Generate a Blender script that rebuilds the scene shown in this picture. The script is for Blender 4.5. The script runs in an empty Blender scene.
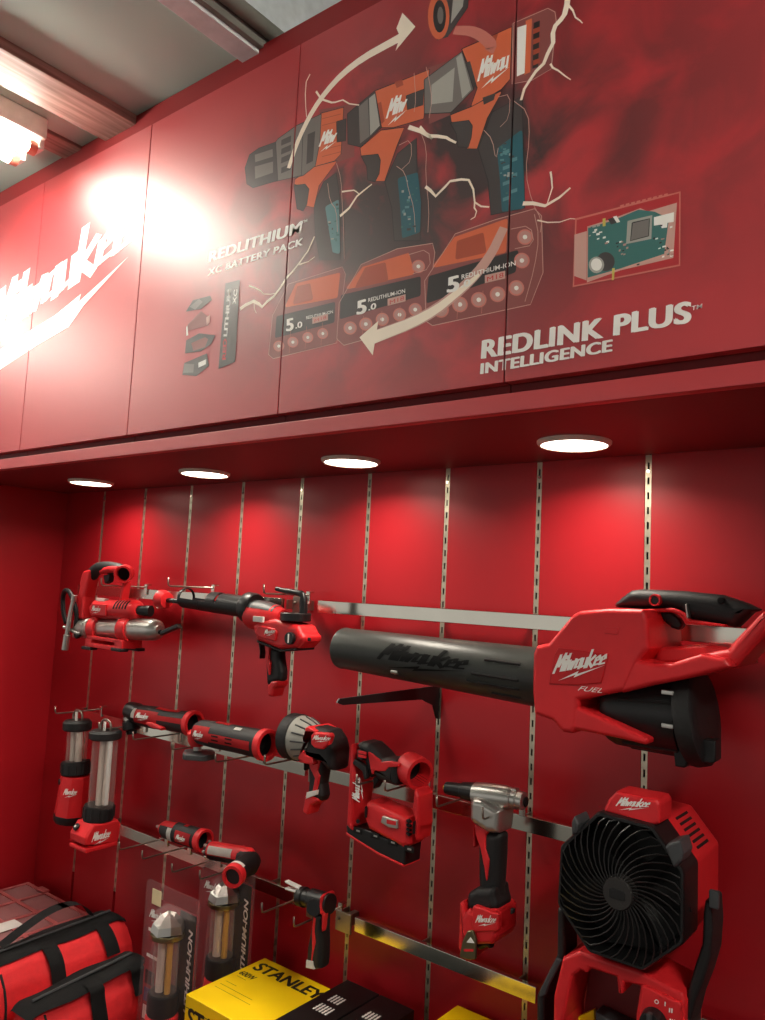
DLW, BATW, TUBEW, FILLTUBE, WORLD, EXPO = 1.3, 2, 66, 170, .58, 0.12
import bpy, bmesh, math, random
from mathutils import Vector, Matrix
random.seed(7)
SC = bpy.context.scene
COL = SC.collection
V = Vector
ZC = 1.55                      # camera height above the shop floor
FPX, CD = 784.57, 1.2883       # focal length in pixels, distance of the camera from the tool wall
CAM = V((0, -CD, ZC))
def cam_axes(yaw, pitch, roll):
    y, p, r = map(math.radians, (yaw, pitch, roll))
    fwd = V((-math.sin(y)*math.cos(p), math.cos(y)*math.cos(p), math.sin(p)))
    right = V((math.cos(y), math.sin(y), 0)); up = right.cross(fwd)
    return math.cos(r)*right + math.sin(r)*up, -math.sin(r)*right + math.cos(r)*up, fwd
RX, UX, FX = cam_axes(38.3285, 5.6736, 2.7665)
def ray(px, py): return RX*((px-382.5)/FPX) + UX*((510-py)/FPX) + FX
def at(px, py, y):             # measured point of the photograph on the plane y
    d = ray(px, py); return CAM + d*((y-CAM.y)/d.y)
def atx(px, py, x):
    d = ray(px, py); return CAM + d*((x-CAM.x)/d.x)
def atz(px, py, z):
    d = ray(px, py); return CAM + d*((z-CAM.z)/d.z)
def crop(x0, y0, s):
    def f(u, v, y): return at(x0+u/s, y0+v/s, y)
    return f
def P(c, y, pts): return [c(u, v, y) for u, v in pts]

# ------------------------------------------------------------------ materials
def lin(c):
    c = c/255.0
    return c/12.92 if c <= .04045 else ((c+.055)/1.055)**2.4
def rgb(r, g, b): return (lin(r), lin(g), lin(b), 1)
MATS = {}
def mat(name, col, rough=.5, metal=0., var=.08, scale=40., bump=0., spec=.5, coat=0., alpha=None, trans=0., emit=None, ior=1.45):
    m = bpy.data.materials.new(name); m.use_nodes = True
    nt = m.node_tree; b = nt.nodes['Principled BSDF']
    b.inputs['Roughness'].default_value = rough; b.inputs['Metallic'].default_value = metal
    b.inputs['Specular IOR Level'].default_value = spec; b.inputs['Coat Weight'].default_value = coat
    b.inputs['Coat Roughness'].default_value = .15
    b.inputs['IOR'].default_value = ior
    c = rgb(*col)
    n = nt.nodes.new('ShaderNodeTexNoise'); n.inputs['Scale'].default_value = scale; n.inputs['Detail'].default_value = 4
    tc = nt.nodes.new('ShaderNodeTexCoord'); nt.links.new(tc.outputs['Object'], n.inputs['Vector'])
    r = nt.nodes.new('ShaderNodeValToRGB')
    r.color_ramp.elements[0].position = .3; r.color_ramp.elements[1].position = .7
    r.color_ramp.elements[0].color = tuple(x*(1-var) for x in c[:3])+(1,)
    r.color_ramp.elements[1].color = tuple(min(1, x*(1+var)) for x in c[:3])+(1,)
    nt.links.new(n.outputs['Fac'], r.inputs['Fac']); nt.links.new(r.outputs['Color'], b.inputs['Base Color'])
    if bump:
        bp = nt.nodes.new('ShaderNodeBump'); bp.inputs['Strength'].default_value = bump; bp.inputs['Distance'].default_value = .001
        n2 = nt.nodes.new('ShaderNodeTexNoise'); n2.inputs['Scale'].default_value = scale*12
        nt.links.new(tc.outputs['Object'], n2.inputs['Vector'])
        nt.links.new(n2.outputs['Fac'], bp.inputs['Height']); nt.links.new(bp.outputs['Normal'], b.inputs['Normal'])
    if trans: b.inputs['Transmission Weight'].default_value = trans
    if alpha is not None: b.inputs['Alpha'].default_value = alpha
    if emit:
        b.inputs['Emission Color'].default_value = rgb(*emit[0]); b.inputs['Emission Strength'].default_value = emit[1]
    MATS[name] = m
    return m
RED = mat('tool_red_plastic', (212, 34, 40), .42, bump=.15, var=.04)
REDP = mat('lacquered_red_panel', (184, 32, 38), .34, var=.03, scale=3)
REDDK = mat('dark_red_recess', (110, 8, 14), .5)
BLK = mat('black_rubber', (22, 22, 23), .55, bump=.3)
BLKS = mat('black_satin_plastic', (20, 20, 21), .38, bump=.1)
GRY = mat('charcoal_plastic', (62, 64, 66), .45)
SIL = mat('brushed_aluminium', (190, 188, 182), .32, .9, var=.1, scale=25)
CHR = mat('chromed_steel', (215, 212, 200), .15, 1., var=.05, scale=12)
STEEL = mat('zinc_wire', (150, 140, 130), .3, .9)
STRIPM = mat('slotted_strip_steel', (200, 190, 168), .3, .85, var=.15, scale=60)
WHT = mat('white_print', (240, 238, 232), .4, var=.02)
LABW = mat('white_sticker', (225, 222, 215), .5, var=.04)
YEL = mat('yellow_carton', (250, 208, 0), .45, var=.03, scale=10)
BOXB = mat('black_carton', (20, 20, 21), .32, var=.1, scale=10)
BLKP = mat('black_print', (18, 17, 16), .5)
HOLE = mat('dark_cavity', (9, 8, 8), .8)
TUBE = mat('frosted_light_strip', (205, 205, 200), .4, var=.03)
GOLD = mat('bronze_belt_clip', (120, 112, 84), .3, .9)
def clear_mat(name, col, alpha, rough=.08, edge=.5):
    m = bpy.data.materials.new(name); m.use_nodes = True
    nt = m.node_tree; nt.nodes.clear()
    o = nt.nodes.new('ShaderNodeOutputMaterial'); mx = nt.nodes.new('ShaderNodeMixShader')
    t = nt.nodes.new('ShaderNodeBsdfTransparent'); g = nt.nodes.new('ShaderNodeBsdfPrincipled')
    t.inputs['Color'].default_value = rgb(*[min(255, c+38) for c in col])
    g.inputs['Base Color'].default_value = rgb(*col); g.inputs['Roughness'].default_value = rough
    lw = nt.nodes.new('ShaderNodeLayerWeight'); lw.inputs['Blend'].default_value = .35
    n = nt.nodes.new('ShaderNodeTexNoise'); n.inputs['Scale'].default_value = 30
    ma = nt.nodes.new('ShaderNodeMath'); ma.operation = 'MULTIPLY_ADD'; ma.inputs[1].default_value = edge; ma.inputs[2].default_value = alpha
    ad = nt.nodes.new('ShaderNodeMath'); ad.operation = 'MULTIPLY_ADD'; ad.inputs[1].default_value = .03
    nt.links.new(lw.outputs['Facing'], ma.inputs[0]); nt.links.new(n.outputs['Fac'], ad.inputs[0]); nt.links.new(ma.outputs[0], ad.inputs[2])
    nt.links.new(ad.outputs[0], mx.inputs[0]); nt.links.new(t.outputs[0], mx.inputs[1]); nt.links.new(g.outputs[0], mx.inputs[2])
    nt.links.new(mx.outputs[0], o.inputs['Surface'])
    return m
CLEAR = clear_mat('clear_polycarbonate', (215, 205, 200), .03, .08, .35)
BLIS = clear_mat('clear_blister_plastic', (225, 212, 212), .0, .05, .13)
LID = clear_mat('smoked_clear_lid', (200, 150, 150), .22, .2)

# ------------------------------------------------------------------ objects
def thing(name, label, cat, loc, group=None):
    o = bpy.data.objects.new(name, None); COL.objects.link(o)
    o.location = loc; o.empty_display_size = .02
    o['label'] = label; o['category'] = cat
    if group: o['group'] = group
    return o
def tag(o, label, cat, group=None):
    o['label'] = label; o['category'] = cat
    if group: o['group'] = group
    return o
def struct(o):
    o['kind'] = 'structure'; return o
def root_loc(p):
    while p.parent: p = p.parent
    return p.location
def obj(name, bm, m, parent=None, sharp=38, label=None, recalc=True):
    me = bpy.data.meshes.new(name)
    if parent is not None:
        bmesh.ops.translate(bm, verts=bm.verts, vec=-root_loc(parent))
    if recalc: bmesh.ops.recalc_face_normals(bm, faces=bm.faces)
    bm.to_mesh(me); bm.free()
    for f in me.polygons: f.use_smooth = True
    me.set_sharp_from_angle(angle=math.radians(sharp))
    for mm in (m if isinstance(m, (list, tuple)) else [m]): me.materials.append(mm)
    o = bpy.data.objects.new(name, me); COL.objects.link(o)
    if recalc:
        wn = o.modifiers.new('weighted', 'WEIGHTED_NORMAL'); wn.keep_sharp = True; wn.weight = 90
    if parent is not None: o.parent = parent
    if label: o['label'] = label
    return o
def base_mesh(name, bm, m, label, cat, loc, group=None, sharp=38):
    """a thing that is one mesh, origin at its base"""
    o = obj(name, bm, m, None, sharp)
    o.data.transform(Matrix.Translation(-V(loc))); o.location = loc
    return tag(o, label, cat, group)
def copy_thing(src, loc, label, group=None, skip=()):
    r = src.copy(); COL.objects.link(r); r.location = loc; r['label'] = label
    if group: r['group'] = group
    for ch in list(src.children):
        c = ch.copy(); COL.objects.link(c); c.parent = r
        for g in list(ch.children):
            d = g.copy(); COL.objects.link(d); d.parent = c
    return r
NB = bmesh.new
# ------------------------------------------------------------------ shapes
def box(bm, lo, hi, bev=0., mi=0):
    lo, hi = V(lo), V(hi)
    r = bmesh.ops.create_cube(bm, size=1)
    vs = r['verts']
    for v in vs: v.co = V(((lo.x+hi.x)/2+v.co.x*(hi.x-lo.x), (lo.y+hi.y)/2+v.co.y*(hi.y-lo.y), (lo.z+hi.z)/2+v.co.z*(hi.z-lo.z)))
    fs = {f for v in vs for f in v.link_faces}
    for f in fs: f.material_index = mi
    if bev:
        es = {e for v in vs for e in v.link_edges}
        bmesh.ops.bevel(bm, geom=list(es), offset=bev, segments=2, affect='EDGES', profile=.5, clamp_overlap=True)
    return bm
def fillet(pts, r, seg=4):
    """round the corners of a closed 3-D planar outline"""
    out = []; n = len(pts)
    for i in range(n):
        p, a, b = pts[i], pts[i-1], pts[(i+1) % n]
        u, w = a-p, b-p
        lu, lw = u.length, w.length
        if lu < 1e-7 or lw < 1e-7: out.append(p); continue
        ang = u.angle(w, math.pi)
        if ang > math.radians(170): out.append(p); continue
        t = min(r/math.tan(ang/2), lu*.45, lw*.45)
        p0, p1 = p+u*(t/lu), p+w*(t/lw)
        for k in range(seg+1):
            s = k/seg
            out.append(p0*(1-s)**2 + p*(2*s*(1-s)) + p1*s*s)
    return out
def inset(pts, nrm, d):
    """d: one distance per vertex"""
    n = len(pts); out = []
    for i in range(n):
        a, p, b = pts[i-1], pts[i], pts[(i+1) % n]
        e0, e1 = (p-a), (b-p)
        if e0.length < 1e-9: e0 = e1
        if e1.length < 1e-9: e1 = e0
        n0, n1 = nrm.cross(e0).normalized(), nrm.cross(e1).normalized()
        m = n0+n1
        if m.length < 1e-6: m = n0
        m.normalize(); c = max(.6, m.dot(n0))
        out.append(p + m*(d[i]/c))
    return out
def inset_limits(pts, nrm):
    """how far each vertex may move inwards before it meets the other side"""
    n = len(pts); u = (pts[1]-pts[0]).normalized() if (pts[1]-pts[0]).length > 1e-9 else (pts[2]-pts[0]).normalized()
    w = nrm.cross(u); P2 = [((p-pts[0]).dot(u), (p-pts[0]).dot(w)) for p in pts]
    moved = inset(pts, nrm, [1.]*n); lim = []
    for i in range(n):
        px, py = P2[i]; mv = moved[i]-pts[i]; dx, dy = mv.dot(u), mv.dot(w); best = 9.
        for j in range(n):
            k = (j+1) % n
            if j == i or k == i: continue
            ax, ay = P2[j]; bx, by = P2[k]; ex, ey = bx-ax, by-ay
            den = dx*ey-dy*ex
            if abs(den) < 1e-12: continue
            t = ((ax-px)*ey-(ay-py)*ex)/den; s = ((ax-px)*dy-(ay-py)*dx)/den
            if t > 1e-7 and -.02 <= s <= 1.02: best = min(best, t)
        lim.append(best*.44)
    for _ in range(2): lim = [min(lim[i], (lim[i-1]+lim[i]*2+lim[(i+1) % n])/4) for i in range(n)]
    return lim
def area_n(pts):
    s = V((0, 0, 0))
    for i in range(len(pts)): s += (pts[i-1]-pts[0]).cross(pts[i]-pts[0])
    return s
def corner_mask(pts):
    n = len(pts); m = []
    for i in range(n):
        u, w = pts[i-1]-pts[i], pts[(i+1) % n]-pts[i]
        m.append(u.length > 1e-7 and w.length > 1e-7 and u.angle(w, math.pi) < math.radians(170))
    return m
def fillet_m(pts, r, mask, seg=4):
    out = []; n = len(pts)
    for i in range(n):
        p = pts[i]
        if not mask[i]: out.append(p); continue
        u, w = pts[i-1]-p, pts[(i+1) % n]-p
        lu, lw = max(u.length, 1e-9), max(w.length, 1e-9)
        ang = max(.05, u.angle(w, math.pi)) if u.length > 1e-9 and w.length > 1e-9 else math.pi*.9
        t = min(r/max(.05, math.tan(ang/2)), lu*.42, lw*.42)
        p0, p1 = p+u*(t/lu), p+w*(t/lw)
        for k in range(seg+1):
            q = k/seg; out.append(p0*(1-q)**2 + p*(2*q*(1-q)) + p1*q*q)
    return out
def prism(bm, pts, vec, bev=.003, seg=3, r=0., back=None, mi=0):
    """extrude a planar outline along vec with rounded rims; back = rounding of the far rim"""
    pts = [V(p) for p in pts]; vec = V(vec)
    nrm = area_n(pts).normalized()
    L = vec.length; d = vec.normalized(); lim = inset_limits(pts, nrm); mask = corner_mask(pts)
    bev = min(bev, L*.49); back = bev if back is None else min(back, L*.49)
    def ring(b, k, depth):
        q = inset(pts, nrm, [min(b, l)*k for l in lim]) if k > 1e-6 else pts
        if r: q = fillet_m(q, max(r-b*k*.8, r*.15), mask)
        return [p+d*depth for p in q]
    rings = []
    for k in range(seg+1) if bev > 1e-6 else [seg]:
        a = math.pi/2*k/seg; rings.append(ring(bev, 1-math.sin(a), bev*(1-math.cos(a))))
    for k in range(seg, -1, -1) if back > 1e-6 else [seg]:
        a = math.pi/2*k/seg; rings.append(ring(back, 1-math.sin(a), L-back*(1-math.cos(a))))
    vr = [[bm.verts.new(p) for p in q] for q in rings]
    n = len(vr[0])
    for a, b in zip(vr, vr[1:]):
        for i in range(n):
            f = bm.faces.new((a[i], a[(i+1) % n], b[(i+1) % n], b[i])); f.material_index = mi
    for q in (vr[0], vr[-1]):
        f = bm.faces.new(q); f.material_index = mi
    return bm
def slab(bm, pts, y0, y1, bev=.003, r=0., seg=3, back=None, mi=0, fit=True):
    """outline traced on a plane, made into a body between the planes y0 (front) and y1; the right hand
    side of the silhouette is the far edge of a deep body, so the outline narrows accordingly"""
    if fit and y1-y0 > .008:
        xs_ = [p.x for p in pts]; a_, b_ = min(xs_), max(xs_); q_ = []
        for p in pts:
            k_ = (y0+(y1-y0)*(.1+.8*(p.x-a_)/max(1e-6, b_-a_))+CD)/(p.y+CD)
            q_.append(V((p.x*k_, y0, ZC+(p.z-ZC)*k_)))
        pts = q_
    return prism(bm, [V((p.x, y0, p.z)) for p in pts], V((0, y1-y0, 0)), bev, seg, r, back, mi)
def frame(ax):
    ax = ax.normalized()
    u = ax.cross(V((0, 0, 1)))
    if u.length < .05: u = ax.cross(V((0, 1, 0)))
    u.normalize(); return u, u.cross(ax).normalized()
def lathe(bm, p0, p1, prof, n=28, caps=True, mi=0, sx=1., arc=None):
    """prof: (t along p0->p1 in 0..1 or beyond, radius)"""
    p0, p1 = V(p0), V(p1); ax = p1-p0; u, w = frame(ax)
    closed = arc is None
    a0, a1 = (0, 2*math.pi) if closed else arc
    k = n if closed else n+1
    rings = [[bm.verts.new(p0+ax*t+(u*math.cos(a0+(a1-a0)*i/n)*sx+w*math.sin(a0+(a1-a0)*i/n))*max(r, 1e-5)) for i in range(k)] for t, r in prof]
    for a, b in zip(rings, rings[1:]):
        for i in range(n):
            j = (i+1) % k
            f = bm.faces.new((a[i], a[j], b[j], b[i])); f.material_index = mi
    if caps and closed:
        for ring in (rings[0], rings[-1]):
            f = bm.faces.new(ring); f.material_index = mi
    return bm
def ringshell(bm, p0, p1, ro, ri, n=28, mi=0):
    """hollow cylinder"""
    return lathe(bm, p0, p1, [(0, ri), (0, ro*.97), (.06, ro), (.94, ro), (1, ro*.97), (1, ri), (0, ri)], n, False, mi)
def smooth_path(pts, it=2):
    for _ in range(it):
        q = [pts[0]]
        for a, b in zip(pts, pts[1:]): q += [a*.75+b*.25, a*.25+b*.75]
        q.append(pts[-1]); pts = q
    return pts
def tube(bm, pts, r, n=10, smooth=0, mi=0, flat=1.):
    pts = [V(p) for p in pts]
    if smooth: pts = smooth_path(pts, smooth)
    rs = r if isinstance(r, (list, tuple)) else [r]*len(pts)
    if len(rs) != len(pts): rs = [rs[min(len(rs)-1, int(i*len(rs)/len(pts)))] for i in range(len(pts))]
    t = (pts[1]-pts[0]).normalized(); u, w = frame(t)
    rings = []
    for i, p in enumerate(pts):
        nt = (pts[min(i+1, len(pts)-1)]-pts[max(i-1, 0)]).normalized()
        q = t.rotation_difference(nt); u = q @ u; w = q @ w; t = nt
        rings.append([bm.verts.new(p+(u*math.cos(2*math.pi*k/n)*flat+w*math.sin(2*math.pi*k/n))*rs[i]) for k in range(n)])
    for a, b in zip(rings, rings[1:]):
        for k in range(n):
            f = bm.faces.new((a[k], a[(k+1) % n], b[(k+1) % n], b[k])); f.material_index = mi
    for ring in (rings[0], rings[-1]):
        f = bm.faces.new(ring); f.material_index = mi
    return bm
def flat(bm, pts, mi=0):
    f = bm.faces.new([bm.verts.new(V(p)) for p in pts]); f.material_index = mi
    return bm
def stroke(bm, pts, w0, w1, nrm, mi=0):
    """a flat ribbon along pts, width w0 -> w1"""
    pts = [V(p) for p in pts]; n = len(pts); L = []
    for i, p in enumerate(pts):
        t = (pts[min(i+1, n-1)]-pts[max(i-1, 0)]).normalized()
        s = nrm.cross(t).normalized(); w = (w0+(w1-w0)*i/(n-1))/2
        L.append((bm.verts.new(p+s*w), bm.verts.new(p-s*w)))
    for a, b in zip(L, L[1:]):
        f = bm.faces.new((a[0], a[1], b[1], b[0])); f.material_index = mi
    return bm
# lettering ---------------------------------------------------------------
def text_bm(s, o, right, up, width, height, off=.0, shear=0., spacing=1.):
    """text whose baseline starts at o, fitted to width x height along right / up"""
    cu = bpy.data.curves.new('txt', 'FONT'); cu.body = s; cu.offset = min(off, .012); cu.shear = shear; cu.space_character = spacing if off < .05 else 1.07
    ob = bpy.data.objects.new('txt', cu); COL.objects.link(ob)
    bpy.context.view_layer.update()
    me = bpy.data.meshes.new_from_object(ob.evaluated_get(bpy.context.evaluated_depsgraph_get()))
    bpy.data.objects.remove(ob); bpy.data.curves.remove(cu)
    bm = NB(); strikes = 3 if off > .015 else 1; nz_ = right.cross(up).normalized()
    for k in range(strikes):
        c0_ = len(bm.verts); bm.from_mesh(me); bm.verts.ensure_lookup_table()
        for v in bm.verts[c0_:]: v.co.x += (k-1)*off*.75 if strikes > 1 else 0; v.co.y += (0, .012, -.012)[k] if strikes > 1 else 0; v.co.z = k
    bpy.data.meshes.remove(me)
    xs = [v.co.x for v in bm.verts]; ys = [v.co.y for v in bm.verts]
    x0, yb_, sx = min(xs), min(ys), width/max(1e-6, max(xs)-min(xs)); sy = height/max(1e-6, max(ys)-yb_)
    for v in bm.verts: v.co = V(o)+right*((v.co.x-x0)*sx)+up*((v.co.y-yb_)*sy)+nz_*(v.co.z*1.2e-5)
    return bm
LET = {'M': ([[(0, -.08), (.1, 1.02), (.22, .3), (.43, 1.08), (.47, 0)]], .56), 'i': ([[(0, 0), (.02, .6)], [(.03, .74), (.04, .9)]], .17), 'l': ([[(0, 0), (.03, 1.02)]], .17),
       'w': ([[(0, .6), (.04, .02), (.19, .5), (.24, .02), (.4, .62)]], .46), 'a': ([[(.28, .58), (.08, .55), (.03, .08), (.27, .14)], [(.3, .62), (.31, 0)]], .41),
       'u': ([[(0, .6), (.03, .06), (.26, .14)], [(.28, .6), (.31, 0)]], .41), 'k': ([[(0, 0), (.03, 1.05)], [(.36, .66), (.06, .32), (.37, -.02)]], .42),
       'e': ([[(.05, .3), (.3, .4), (.24, .62), (.07, .5), (.04, .08), (.33, .12)]], .38)}
def logo_bm(o, right, up, width, height, word='Milwaukee', bolt=True, w=.125, slant=.34):
    """slanted brush lettering with a lightning stroke beneath; o = lower left of the word"""
    bm = NB(); x = 0.; segs = []
    for ch in word:
        st, adv = LET[ch]
        for s in st: segs.append([(x+a, b) for a, b in s])
        x += adv
    T = x+.3; nrm = right.cross(up).normalized()
    lift = [0]
    def M(a, b): return V(o)+right*((a+slant*b)/T*width)+up*(b*height)+nrm*(lift[0]*8e-6)
    def face(q):
        lift[0] += 1
        if area_n(q).dot(nrm) < 0: q = q[::-1]
        flat(bm, q)
    for s in segs:
        for (a, b), (c, d) in zip(s, s[1:]):
            t = V((c-a, d-b, 0)); l = t.length
            if l < 1e-6: continue
            q = V((-t.y, t.x, 0))/l*(w*.5*(.7 if abs(t.y) < abs(t.x) else 1.15)); e = t/l*w*.3
            face([M(a-e.x+q.x, b-e.y+q.y), M(a-e.x-q.x, b-e.y-q.y), M(c+e.x-q.x, d+e.y-q.y), M(c+e.x+q.x, d+e.y+q.y)])
    if bolt:
        q = T/3.66; face([M(.5*q, -.62), M(1.75*q, -.16), M(1.72*q, -.34), M(T-.25*q, -.02), M(1.55*q, -.55), M(1.6*q, -.38)])
    return bm
def quadframe(c, y, bl, br, tl):
    """origin, right unit, up unit, width, height from three traced points"""
    o, a, b = c(*bl, y), c(*br, y), c(*tl, y)
    r, u = a-o, b-o
    return o, r.normalized(), u.normalized(), r.length, u.length
def logo(name, m, parent, c, y, bl, br, tl, **k):
    o, r, u, w, h = quadframe(c, y, bl, br, tl)
    return obj(name, logo_bm(o, r, u, w, h, **k), m, parent, recalc=False)
def word(name, s, m, parent, c, y, bl, br, tl, **k):
    o, r, u, w, h = quadframe(c, y, bl, br, tl)
    return obj(name, text_bm(s, o, r, u, w, h, **k), m, parent, recalc=False)
# ================================================================== THE SETTING
def Z(z): return ZC+z
XL, XR = -2.2576, 1.6
PITCH, S1 = .2, -2.0576
YD = -.378                                    # front plane of the overhead cabinets
ZS, ZT = Z(.243), Z(1.008)                    # soffit, top of the cabinets
ZSH = Z(-.95)                                 # counter
def wall_paint(name, col, rough):
    m = mat(name, col, rough, var=.03, scale=2.5)
    return m
WALLM = wall_paint('red_wall_panel', (164, 22, 31), .36)
bm = NB()
xs = [XL]+[S1+PITCH*i for i in range(10)]+[XR]
for a, b in zip(xs, xs[1:]):                  # wall boards with a slot between them for the strips
    box(bm, (a+(.005 if a != XL else -.015), 0, Z(-1.55)), (b-.005, .02, Z(.6)), .0015)
box(bm, (XL-.02, .02, Z(-1.55)), (XR, .06, Z(1.5)), 0, 1)
struct(obj('wall_back', bm, [WALLM, HOLE]))
bm = NB(); box(bm, (XL-.02, -.372, Z(-1.55)), (XL, 0, ZS), .001)
struct(obj('wall_left', bm, WALLM))
bm = NB(); box(bm, (-6, -6, -.05), (3, .06, 0))
struct(obj('floor', bm, mat('floor_tiles', (120, 116, 110), .35, scale=2)))
CEILM = mat('ceiling_board', (186, 212, 202), .7, var=.03, scale=2)
bm = NB()
box(bm, (-6, -6, Z(1.008)), (-1.125, .06, Z(1.03)))
struct(obj('ceiling', bm, CEILM))
bm = NB(); box(bm, (-1.2, -6, Z(1.42)), (3, .06, Z(1.45)))
struct(obj('ceiling_upper', bm, mat('dark_ceiling', (62, 63, 60), .8)))
bm = NB(); box(bm, (-1.125, -6, Z(.992)), (-1.078, .06, Z(1.42)), .002)
struct(obj('trim_1', bm, mat('white_ceiling_edge', (232, 240, 242), .5)))
def wood(name):
    m = mat(name, (150, 118, 108), .5, var=.1)
    nt = m.node_tree; b = nt.nodes['Principled BSDF']
    w = nt.nodes.new('ShaderNodeTexNoise'); w.inputs['Scale'].default_value = 6; w.inputs['Detail'].default_value = 8
    mp = nt.nodes.new('ShaderNodeMapping'); mp.inputs['Scale'].default_value = (14, .8, 14)
    tc = nt.nodes.new('ShaderNodeTexCoord'); nt.links.new(tc.outputs['Object'], mp.inputs[0]); nt.links.new(mp.outputs[0], w.inputs['Vector'])
    r = nt.nodes.new('ShaderNodeValToRGB'); r.color_ramp.elements[0].position = .3; r.color_ramp.elements[1].position = .75
    r.color_ramp.elements[0].color = rgb(128, 98, 90); r.color_ramp.elements[1].color = rgb(205, 172, 160)
    nt.links.new(w.outputs['Fac'], r.inputs[0]); nt.links.new(r.outputs[0], b.inputs['Base Color'])
    return m
WOOD = wood('aged_brown_beam')
for a, b, zb in ((-1.589, -1.470, .986), (-1.765, -1.69, .999)):
    bm = NB(); box(bm, (a, -6, Z(zb)), (b, -.36, Z(1.02)), .003)
    struct(obj('ceiling_beam', bm, WOOD))
o = None
bm = NB(); tube(bm, [(-1.055, -6, Z(1.03)), (-1.055, .03, Z(1.03))], .014, 16)
box(bm, (-1.078, -6, Z(1.0)), (-1.066, .03, Z(1.03)), .001)
for y in (-.72, -1.5): ringshell(bm, (-1.055, y, Z(1.03)), (-1.055, y+.025, Z(1.03)), .018, .012)
base_mesh('ceiling_pipe', bm, mat('grey_painted_pipe', (128, 128, 120), .5), 'grey round pipe running under the dark ceiling beside the white edge', 'pipe', (-1.055, -.6, Z(1.016)))

# soffit with its front edge, and the strip closing the gap to the ceiling
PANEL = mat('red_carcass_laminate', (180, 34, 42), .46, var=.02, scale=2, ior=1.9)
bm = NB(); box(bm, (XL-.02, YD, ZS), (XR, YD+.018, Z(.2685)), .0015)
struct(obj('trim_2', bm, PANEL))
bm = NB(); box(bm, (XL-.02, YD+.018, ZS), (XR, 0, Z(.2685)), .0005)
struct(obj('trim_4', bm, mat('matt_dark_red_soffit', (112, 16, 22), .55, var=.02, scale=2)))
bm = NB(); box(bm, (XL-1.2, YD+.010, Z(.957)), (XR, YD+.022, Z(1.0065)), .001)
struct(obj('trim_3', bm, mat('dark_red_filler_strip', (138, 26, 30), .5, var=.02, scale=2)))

# ------------------------------------------------------------------ overhead cabinets and their printed artwork
def door_mat():
    """red laminate with the smoky part of the print (a real print, fixed in the place)"""
    m = mat('red_door_laminate', (180, 38, 46), .46, var=.02, scale=2, spec=.5, ior=1.9)
    nt = m.node_tree; b = nt.nodes['Principled BSDF']
    g = nt.nodes.new('ShaderNodeNewGeometry')
    c0 = at(425, 190, YD)
    mp = nt.nodes.new('ShaderNodeMapping'); mp.vector_type = 'POINT'
    mp.inputs['Location'].default_value = (-c0.x/.62, 0, -c0.z/.36); mp.inputs['Scale'].default_value = (1/.62, 0, 1/.36)
    nt.links.new(g.outputs['Position'], mp.inputs[0])
    ln = nt.nodes.new('ShaderNodeVectorMath'); ln.operation = 'LENGTH'; nt.links.new(mp.outputs[0], ln.inputs[0])
    fall = nt.nodes.new('ShaderNodeMapRange'); fall.inputs[1].default_value = 1.05; fall.inputs[2].default_value = .3; fall.inputs[3].default_value = 0; fall.inputs[4].default_value = 1
    nt.links.new(ln.outputs['Value'], fall.inputs[0])
    n = nt.nodes.new('ShaderNodeTexNoise'); n.inputs['Scale'].default_value = 9; n.inputs['Detail'].default_value = 6; n.inputs['Distortion'].default_value = .6
    nt.links.new(g.outputs['Position'], n.inputs['Vector'])
    nr = nt.nodes.new('ShaderNodeMapRange'); nr.inputs[1].default_value = .36; nr.inputs[2].default_value = .58
    nt.links.new(n.outputs['Fac'], nr.inputs[0])
    mu = nt.nodes.new('ShaderNodeMath'); mu.operation = 'MULTIPLY'
    nt.links.new(fall.outputs[0], mu.inputs[0]); nt.links.new(nr.outputs[0], mu.inputs[1])
    mx = nt.nodes.new('ShaderNodeMix'); mx.data_type = 'RGBA'
    nt.links.new(mu.outputs[0], mx.inputs[0])
    src = b.inputs['Base Color'].links[0].from_socket
    nt.links.new(src, mx.inputs[6]); mx.inputs[7].default_value = rgb(48, 24, 26)
    nt.links.new(mx.outputs[2], b.inputs['Base Color'])
    return m
DOORM = door_mat()
PR = {}
def pm(name, col): 
    PR[name] = len(PRM); PRM.append(mat('print_'+name, col, .42, var=.03, scale=20, ior=1.7))
PRM = []
pm('orange', (216, 104, 66)); pm('orange_deep', (170, 72, 46)); pm('grey', (118, 112, 108)); pm('grey_dark', (66, 60, 60)); pm('grey_light', (168, 166, 158))
pm('black', (38, 34, 35)); pm('teal', (34, 92, 104)); pm('teal_pale', (92, 138, 142)); pm('cream', (250, 236, 216)); pm('cream_veil', (205, 160, 148))
pm('white', (244, 242, 236)); pm('haze', (138, 72, 70)); pm('cell', (190, 140, 132)); pm('board', (58, 112, 108)); pm('outline', (205, 120, 108)); pm('red', (196, 30, 36)); pm('yellow', (200, 190, 90)); pm('door', (180, 44, 50))
UPV, RTV = V((0, 0, 1)), V((1, 0, 0))
PRINTS = []; lay = [0]
class Art: bm = None
def new_print(name):
    Art.bm = NB(); PRINTS.append((name, Art.bm))
NRM = V((0, -1, 0))
def ppoly(c, pts, m, r=0.):
    lay[0] += 1
    q = [c(u, v, YD) for u, v in pts]
    if r: q = fillet(q, r, 3)
    q = [p+NRM*(.0001+.0000016*lay[0]) for p in q]
    flat(Art.bm, q if area_n(q).dot(NRM) > 0 else q[::-1], PR[m])
def pstroke(c, pts, w0, w1, m, smooth=0):
    lay[0] += 1
    q = [c(u, v, YD)+NRM*(.0001+.0000016*lay[0]) for u, v in pts]
    if smooth: q = smooth_path(q, smooth)
    stroke(Art.bm, q, w0, w1, NRM, PR[m])
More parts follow.
